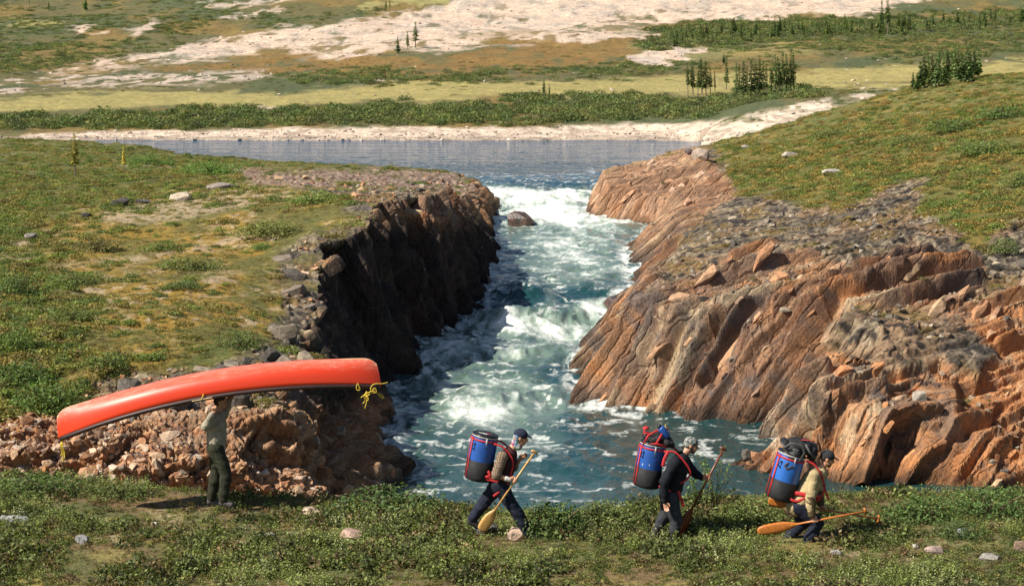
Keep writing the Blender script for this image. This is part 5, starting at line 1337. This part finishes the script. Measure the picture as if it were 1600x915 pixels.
def paddle(a, b, blade0, tip, D, y, label, wood, bw=.095, roll=0.0, y2=None):
    """a: grip end, b=a; blade0: throat; tip: blade end (photo positions)"""
    y2 = y if y2 is None else y2
    A = ray(*a, D) + Vector((0, y, 0)); B0 = ray(*blade0, D) + Vector((0, y + (y2 - y) * .6, 0)); T = ray(*tip, D) + Vector((0, y2, 0))
    root = bpy.data.objects.new('paddle', None); link(root); root.location = B0; tag(root, label, 'paddle'); A = A - B0; T = T - B0; O = Vector((0, 0, 0)); d = (O - A).normalized()
    n_ = Vector((math.sin(roll), -math.cos(roll), 0)); n_ = (n_ - d * n_.dot(d)).normalized(); s = d.cross(n_)
    link(bpy.data.objects.new('shaft', path_mesh('shaft', [A, A * .5, O + d * .10], [.0155, .0155, .013], MAT[wood], 10)), root)
    g = [A - s * .055 - d * .005, A - s * .03 - d * .018, A - d * .022, A + s * .03 - d * .018, A + s * .055 - d * .005]
    link(bpy.data.objects.new('grip', path_mesh('grip', g, [.012, .019, .021, .019, .012], MAT[wood], 10)), root)
    L = T.length; bm = bmesh.new(); prof = [(-.10, .014), (0, .022), (.14, .60 * bw), (.32, .92 * bw), (.55, bw), (.8, .96 * bw), (.93, .78 * bw), (1.0, .35 * bw)]
    prev = None
    for q, w in prof:
        c = d * L * q; th = .013 * (1 - .55 * max(q, 0)); ring = [bm.verts.new(c + s * w * x + n_ * th * z) for x, z in ((-1, 0), (-.55, .55), (0, 1), (.55, .55), (1, 0), (.55, -.55), (0, -1), (-.55, -.55))]
        if prev:
            for k in range(8): bm.faces.new((prev[k], prev[(k + 1) % 8], ring[(k + 1) % 8], ring[k]))
        else: bm.faces.new(ring[::-1])
        prev = ring
    bm.faces.new(prev); bmesh.ops.recalc_face_normals(bm, faces=bm.faces)
    for f in bm.faces: f.smooth = True
    me = bpy.data.meshes.new('blade'); bm.to_mesh(me); bm.free(); me.materials.append(MAT[wood]); link(bpy.data.objects.new('blade', me), root)
    return root
def mat_wood(name, c, rough=.35):
    s = NT(name); p = s.obco(); mp = s.n('Mapping'); s.l(p, mp.inputs[0]); mp.inputs['Scale'].default_value = (5, 5, 5); n = s.noise(mp.outputs[0], 9, 4, .6)
    s.set(Base_Color=s.mix(1.0, c, s.ramp(n, [(.3, .7), (.7, 1.25)]), 'MULTIPLY'), Roughness=rough); return s.m
MAT['ash'] = mat_wood('pale_honey_wood', (.52, .30, .095)); MAT['cherry'] = mat_wood('dark_red_brown_wood', (.165, .040, .020)); MAT['orange_wood'] = mat_wood('orange_varnished_wood', (.46, .155, .032))

def barrel_pack(B, T, D, rad, label, blue='blue', lid=True, y=0.0, cover=.42):
    """lidded plastic barrel in a harness; B and T are the middles of its bottom and top in the photograph"""
    b = ray(*B, D) + Vector((0, y, 0)); t = ray(*T, D) + Vector((0, y, 0)); H = (t - b).length
    root = bpy.data.objects.new('barrel_pack', None); link(root); root.location = b; tag(root, label, 'barrel')
    q = (t - b).to_track_quat('Z', 'Y'); root.rotation_mode = 'QUATERNION'; root.rotation_quaternion = q
    def lathe(name, prof, mat, seg=40):
        bm = bmesh.new(); prev = None
        for r, z in prof:
            ring = [bm.verts.new((r * math.cos(6.28318 * k / seg), r * math.sin(6.28318 * k / seg), z)) for k in range(seg)]
            if prev:
                for k in range(seg): bm.faces.new((prev[k], prev[(k + 1) % seg], ring[(k + 1) % seg], ring[k]))
            else: bm.faces.new(ring[::-1])
            prev = ring
        bm.faces.new(prev)
        for f in bm.faces: f.smooth = len(f.verts) == 4
        me = bpy.data.meshes.new(name); bm.to_mesh(me); bm.free(); me.materials.append(MAT[mat]); return link(bpy.data.objects.new(name, me), root)
    R = rad
    lathe('barrel_body', [(R * .78, 0), (R * .93, .015), (R * .97, .05), (R * .97, H * .3), (R, H * .5), (R, H * .78), (R * .985, H * .86), (R * .93, H * .92), (R * .93, H * .96)], blue)
    lathe('clamp_ring', [(R * .95, H * .935), (R * 1.0, H * .94), (R * 1.0, H * .965), (R * .95, H * .97)], 'metal')
    lathe('lid', [(R * .98, H * .966), (R * 1.01, H * .972), (R * 1.01, H * .995), (R * .95, H * 1.005), (R * .90, H * .99), (R * .86, H * .985), (R * .84, H * .998), (R * .3, H * 1.0)], 'blackpl')
    w = lathe('harness_wrap', [(R * .80, -.008), (R * .97, .005), (R * 1.025, .05), (R * 1.03, H * cover), (R * 1.0, H * cover + .004)], 'blackfab')
    lathe('strap', [(R * 1.0, H * .86), (R * 1.03, H * .862), (R * 1.03, H * .895), (R * 1.0, H * .897)], 'red')
    def W(a, z, k=1.03): return Vector((math.cos(a) * R * k, math.sin(a) * R * k, z))
    # local x points: find which local angle faces the camera and which faces backwards
    qi = q.inverted(); cdir = qi @ Vector((0, -1, 0)); a0 = math.atan2(cdir.y, cdir.x); bdir = qi @ Vector((-1, 0, 0)); ab = math.atan2(bdir.y, bdir.x); fd = ab + math.pi
    for a in (ab, ab + .5): link(bpy.data.objects.new('strap', path_mesh('strap', [W(a, .02), W(a, H * .45, 1.045), W(a, H * .92)], .016, MAT['red'], 6, .35, up=tuple(Vector((-math.sin(a), math.cos(a), 0)).cross(Vector((0, 0, 1)))))), root)
    sgn = 1 if abs(((a0 - ab + math.pi) % 6.28318) - math.pi) > 0 else 1
    def side_angle(f): return ab + f * (((fd - ab + math.pi * 0) ) if True else 0)
    da = ((a0 - ab + math.pi) % (2 * math.pi)) - math.pi
    h = [W(ab + da * .55, H * .80, 1.02), W(ab + da * .50, H * .77, 1.16), W(ab + da * .48, H * .70, 1.18), W(ab + da * .55, H * .665, 1.02)]
    link(bpy.data.objects.new('handle', path_mesh('handle', h, .010, MAT['blackpl'], 6)), root)
    lt = [W(ab + da * 1.1, H * .95, 1.03), W(ab + da * 1.1, H * .86, 1.05), W(ab + da * 1.1, H * .74, 1.04)]
    link(bpy.data.objects.new('latch', path_mesh('latch', lt, .012, MAT['metal'], 6, .5)), root)
    if lid:
        for (px, py, sx, sy, m) in ((-.02, .02, .10, .045, 'white'), (.03, -.05, .07, .03, 'red'), (.0, .075, .06, .03, 'white')):
            o = link(bpy.data.objects.new('lid_label', box_mesh('lid_label', (sx, sy, .003), MAT[m], .001)), root)
            o.location = (px, py, H * 1.0 + .0015)
            o.rotation_euler = (0, 0, a0 + 1.2)
    return root, q, b, H, W, ab, da
def pack_strap(root, q, b, pts_world, w=.024, mat='red', name='shoulder_strap'):
    pts = [q.inverted() @ (Vector(p) - b) for p in pts_world]
    out = []
    for i in range(len(pts) - 1):
        p0, p1, p2, p3 = pts[max(i - 1, 0)], pts[i], pts[i + 1], pts[min(i + 2, len(pts) - 1)]
        for k in range(4):
            t = k / 4; out.append(.5 * ((2 * p1) + (p2 - p0) * t + (2 * p0 - 5 * p1 + 4 * p2 - p3) * t * t + (3 * p1 - p0 - 3 * p2 + p3) * t ** 3))
    out.append(pts[-1])
    yl = q.inverted() @ Vector((0, 1, 0))
    return link(bpy.data.objects.new(name, path_mesh(name, out, w, MAT[mat], 6, .35, up=tuple(yl))), root)

# --- second portager: checked shirt, blue barrel with its lid showing
D2 = 27.3
def R2(u, v, y=0.0): return ray(u, v, D2) + Vector((0, y, 0))
def hands2(j, off):
    ax = (R2(834, 702) - R2(772, 792)).normalized()
    return grip_hand(R2(805, 744.5, -.235) - off, ax, j['wrist_n'], .0155) + open_hand(j['wrist_f'], Vector((.6, .0, .5)), (0, 0, 1), .9)
def hw2(W, hq, hat, j, root):
    cap(W, hq, hat, 'navycap')
    hat('neckerchief', [('e', W(-.055, 0, -.005), (.062, .085, .085), hq), ('e', W(-.06, 0, -.085), (.062, .080, .055), hq), ('c', W(-.05, 0, -.11), .078, W(-.02, 0, -.13), .074)], 'buff', wrinkle=.006, wscale=35)
    w0 = j['elbow_n'].lerp(j['wrist_n'], .72); hat('wrist_band', [('c', w0, .040, j['wrist_n'], .035)], 'white')
person('man in checked shirt, navy trousers and cap striding with a blue barrel', D2, dict(pelvis=(780, 754, 0), neck=(797, 704, 0), head=(814, 683, 0), sh_n=(785, 709, -.19), sh_f=(797, 709, .19), elbow_n=(775, 736, -.27), wrist_n=(796, 743, -.25),
    elbow_f=(803, 735, .27), wrist_f=(812, 722, .17), knee_n=(802, 788, -.10), ankle_n=(823, 826, -.10), toe_n=(837, 837, -.10), knee_f=(757, 786, .10), ankle_f=(738, 812, .12), toe_f=(748, 824, .12)),
    dict(face=(1, -.05, -.22), trousers='navy', top='plaid', vest='maroon', boot='boot', hands=hands2, headwear=hw2, sleeve_end=.12, baggy=1.10, hem=0.0))
root, q, b, H, W_, ab, da = barrel_pack((746, 748), (759, 677), D2, .196, 'blue barrel with black lid showing, on the back of the checked shirt man', y=0)
for y in (-.15, .15): pack_strap(root, q, b, [R2(771, 690, y), R2(785, 694, y * 1.1), R2(798, 708, y * 1.1), R2(801, 725, y * 1.1), R2(792, 743, y * 1.1), R2(762, 744, y)], .015)
pack_strap(root, q, b, [R2(758, 744, -.15), R2(775, 747, -.185), R2(792, 752, -.15), R2(797, 753, 0)], .022, name='hip_belt'); pack_strap(root, q, b, [R2(786, 748, -.17), R2(783, 760, -.20), R2(771, 770, -.2)], .018, name='strap_end')
pack_strap(root, q, b, [R2(759, 741, -.17), R2(766, 738, -.2), R2(763, 731, -.19)], .022, name='buckle_strap')
paddle((834, 702), None, (773, 791), (744, 816), D2, -.235, 'pale wooden paddle pointing down in the hand of the checked shirt man', 'ash', .088, .2)

# --- third portager: black top, dark red paddle
D3 = 27.2
def R3(u, v, y=0.0): return ray(u, v, D3) + Vector((0, y, 0))
def hands3(j, off):
    ax = (R3(1131, 704) - R3(1082, 796)).normalized()
    return open_hand(j['wrist_n'], Vector((.28, -.05, -.96)), (1, -.2, 0), .55) + grip_hand(R3(1107.5, 748, .08) - off, ax, j['wrist_f'], .0155)
def hw3(W, hq, hat, j, root):
    hat('bandana', [('e', W(-.012, 0, .043), (.106, .086, .084), hq), ('e', W(-.055, 0, .0), (.060, .082, .06), hq), ('c', W(-.10, 0, .0), .02, W(-.125, 0, -.07), .014)], 'bandana')
    hat('beard', [('e', W(.040, 0, -.082), (.044, .046, .036), hq), ('e', W(.010, -.048, -.055), (.030, .018, .042), hq), ('e', W(.010, .048, -.055), (.030, .018, .042), hq)], 'hair', wrinkle=.003, wscale=60)
person('bearded man in black top and patterned bandana with rubber boots', D3, dict(pelvis=(1047, 770, 0), neck=(1066, 711, 0), head=(1080, 695, 0), sh_n=(1053, 717, -.19), sh_f=(1066, 717, .19), elbow_n=(1035, 746, -.26), wrist_n=(1036, 776, -.24),
    elbow_f=(1086, 743, .24), wrist_f=(1099, 749, .12), knee_n=(1056, 810, -.10), ankle_n=(1051, 838, -.10), toe_n=(1064, 846, -.10), knee_f=(1042, 805, .10), ankle_f=(1022, 838, .12), toe_f=(1030, 850, .12)),
    dict(face=(1, -.08, -.22), trousers='charcoal', top='black_fleece', top_name='fleece', boot='boot', boot_top=.45, leg_end=.55, hands=hands3, headwear=hw3, hem=-.08, baggy=1.08))
root, q, b, H, W_, ab, da = barrel_pack((1009, 759), (1021, 690), D3, .192, 'blue barrel with gear lashed on top, on the back of the black clothed man')
for y in (-.15, .15): pack_strap(root, q, b, [R3(1036, 702, y), R3(1052, 702, y * 1.15), R3(1067, 716, y * 1.2), R3(1077, 735, y * 1.1), R3(1062, 750, y * 1.15), R3(1028, 756, y)], .015)
pack_strap(root, q, b, [R3(1058, 762, -.17), R3(1062, 774, -.19), R3(1067, 786, -.18)], .022, name='strap_end'); pack_strap(root, q, b, [R3(1030, 756, -.15), R3(1046, 762, -.19), R3(1060, 764, -.15)], .022, name='hip_belt')
pack_strap(root, q, b, [R3(1034, 724, -.185), R3(1037, 712, -.18), R3(1043, 702, -.16)], .026, name='load_strap')
for (u_, v_, s_) in ((1013, 722, .022), (999, 721, .03)):
    dl = q.inverted() @ (R3(u_, v_, -.2) - b); o = link(bpy.data.objects.new('white_sticker', rock_mesh('white_sticker', (s_ * .8, s_ * .8, s_), 7, 24, MAT['white'])), root); a = math.atan2(dl.y, dl.x); o.location = Vector((math.cos(a) * .188, math.sin(a) * .188, dl.z)); o.scale = (.5, .5, .8)
paddle((1131, 704), None, (1082, 796), (1064, 843), D3, .08, 'dark red brown paddle held upright by the black clothed man', 'cherry', .088, .35)
gb = bpy.data.objects.new('gear_bundle', None); link(gb); gb.location = R3(1022, 686); tag(gb, 'black and red gear bundle lashed on top of the middle barrel', 'bag'); gl = Vector(gb.location)
organic('bag', [('e', R3(1024, 684) - gl, (.17, .16, .085), Euler((0, -.2, 0)).to_quaternion()), ('e', R3(1041, 689, -.03) - gl, (.10, .13, .09)), ('e', R3(1011, 680, .02) - gl, (.075, .11, .055)), ('c', R3(1048, 690, -.1) - gl, .045, R3(1051, 697, .1) - gl, .045)], MAT['blackfab'], gb, .009, 2, .012, 16, 12)
for pts in ([(1004, 692, -.12), (1012, 677, -.14), (1026, 670, -.1), (1040, 676, -.12)], [(1020, 694, -.17), (1027, 684, -.18), (1033, 675, -.14), (1043, 668, -.05)], [(1008, 668, -.06), (1005, 674, -.1), (1016, 674, -.12)], [(1014, 690, -.17), (1024, 689, -.19), (1040, 694, -.16)]):
    link(bpy.data.objects.new('strap', path_mesh('strap', [R3(*p) - gl for p in pts], .016, MAT['red'], 6, .4, up=(0, 1, 0))), gb)
organic('red_pouch', [('e', R3(1009, 668, -.02) - gl, (.05, .05, .028))], MAT['red'], gb, .007, 2)
bt = bpy.data.objects.new('water_bottle', None); link(bt); bt.location = R3(1041, 678, -.10); tag(bt, 'blue bottle with a yellow tag strapped on top of the gear bundle', 'bottle'); bl = Vector(bt.location)
link(bpy.data.objects.new('bottle_body', path_mesh('bottle_body', [R3(1043, 680, -.10) - bl, R3(1042, 679, -.10) - bl, R3(1033, 668, -.10) - bl, R3(1031.5, 666, -.10) - bl, R3(1030.5, 665, -.10) - bl], [.045, .055, .055, .052, .03], MAT['blue'], 20)), bt)
link(bpy.data.objects.new('bottle_cap', path_mesh('bottle_cap', [R3(1030.5, 665, -.10) - bl, R3(1028, 661.5, -.10) - bl], [.034, .034], MAT['blackpl'], 16)), bt)
link(bpy.data.objects.new('yellow_tag', path_mesh('yellow_tag', [R3(1038, 661, -.1) - bl, R3(1041, 667, -.1) - bl], .012, MAT['yellow'], 6, .5)), bt)

# --- fourth portager: khaki jacket, crouching, two paddles
D4 = 27.2
def R4(u, v, y=0.0): return ray(u, v, D4) + Vector((0, y, 0))
axA = (R4(1345, 792) - R4(1242, 811)).normalized(); axB = (R4(1374, 814) - R4(1308, 803)).normalized()
def hands4(j, off): return grip_hand(R4(1269, 806, -.26) - off, axA, j['wrist_n'], .0155) + grip_hand(R4(1288, 799.6, .17) - off, axB, j['wrist_f'], .0155)
def hw4(W, hq, hat, j, root):
    cap(W, hq, hat, 'greycap'); hat('hair', [('e', W(-.055, 0, .0), (.056, .078, .05), hq)], 'hair'); hat('beard', [('e', W(.042, 0, -.084), (.042, .044, .034), hq)], 'hair', wrinkle=.003, wscale=60)
person('crouching man in khaki jacket and dark cap at the right', D4, dict(pelvis=(1247, 786, 0), neck=(1281, 734, 0), head=(1293, 716, 0), sh_n=(1269, 738, -.19), sh_f=(1281, 738, .19), elbow_n=(1261, 775, -.27), wrist_n=(1264, 798, -.27),
    elbow_f=(1283, 775, .25), wrist_f=(1286, 792, .18), knee_n=(1276, 813, -.11), ankle_n=(1259, 845, -.11), toe_n=(1272, 852, -.11), knee_f=(1257, 819, .10), ankle_f=(1233, 843, .12), toe_f=(1243, 851, .12)),
    dict(face=(1, -.08, -.30), trousers='navy', top='khaki', top_name='jacket', forearm='olive_sleeve', boot='boot', hands=hands4, headwear=hw4, hem=-.10, baggy=1.08))
root, q, b, H, W_, ab, da = barrel_pack((1217, 778), (1238, 706), D4, .208, 'bright blue barrel under a black backpack on the crouching man', 'cyan', lid=False, cover=.40)
for y in (-.15, .15): pack_strap(root, q, b, [R4(1256, 716, y), R4(1270, 722, y * 1.15), R4(1281, 740, y * 1.2), R4(1285, 760, y * 1.15), R4(1272, 778, y * 1.2), R4(1242, 775, y)], .015)
pack_strap(root, q, b, [R4(1238, 766, -.14), R4(1250, 767, -.19), R4(1266, 771, -.17), R4(1280, 776, 0)], .034, name='hip_belt'); pack_strap(root, q, b, [R4(1232, 775, -.17), R4(1242, 778, -.19), R4(1258, 772, -.19)], .022, name='buckle_strap'); pack_strap(root, q, b, [R4(1284, 752, -.16), R4(1288, 766, -.17), R4(1292, 776, -.16)], .016, name='strap_end')
paddle((1345, 792), None, (1240, 811.5), (1180, 825), D4, -.26, 'orange paddle lying nearer, held level by the crouching man', 'orange_wood', .080, .1)
paddle((1374.5, 814), None, (1236, 791), (1203, 785.5), D4, .17, 'orange paddle lying farther, its blade showing under the bright barrel', 'orange_wood', .085, .1)
bp = bpy.data.objects.new('backpack', None); link(bp); bp.location = R4(1246, 702); tag(bp, 'black and grey backpack lying across the top of the rightmost barrel', 'backpack'); p0 = Vector(bp.location)
organic('pack_body', [('e', R4(1249, 697) - p0, (.245, .17, .13), Euler((0, .15, 0)).to_quaternion()), ('e', R4(1238, 708, -.02) - p0, (.15, .19, .17), Euler((0, .5, 0)).to_quaternion()), ('e', R4(1269, 705, .02) - p0, (.085, .15, .14)), ('c', R4(1226, 690, -.1) - p0, .05, R4(1226, 690, .1) - p0, .05)], MAT['blackfab'], bp, .009, 2, .02, 12, 31)
organic('front_pocket', [('e', R4(1238, 707, -.15) - p0, (.085, .06, .13), Euler((0, .35, 0)).to_quaternion())], MAT['greyfab'], bp, .008, 2, .008, 25, 32)
for pts in ([(1222, 696, -.18), (1232, 688, -.20), (1248, 690, -.22), (1254, 702, -.20), (1246, 716, -.2)], [(1218, 688, -.1), (1224, 694, -.16), (1234, 698, -.2)], [(1256, 690, -.16), (1262, 702, -.18), (1272, 712, -.16)], [(1230, 718, -.2), (1222, 722, -.21), (1226, 727, -.21), (1236, 724, -.21)]):
    link(bpy.data.objects.new('strap', path_mesh('strap', [R4(*p) - p0 for p in pts], .017, MAT['greyfab'], 6, .4, up=(0, 1, 0))), bp)
link(bpy.data.objects.new('red_trim', path_mesh('red_trim', [R4(1250, 684, -.12) - p0, R4(1262, 684.5, -.13) - p0, R4(1273, 687, -.12) - p0], .012, MAT['red'], 6, .5)), bp)
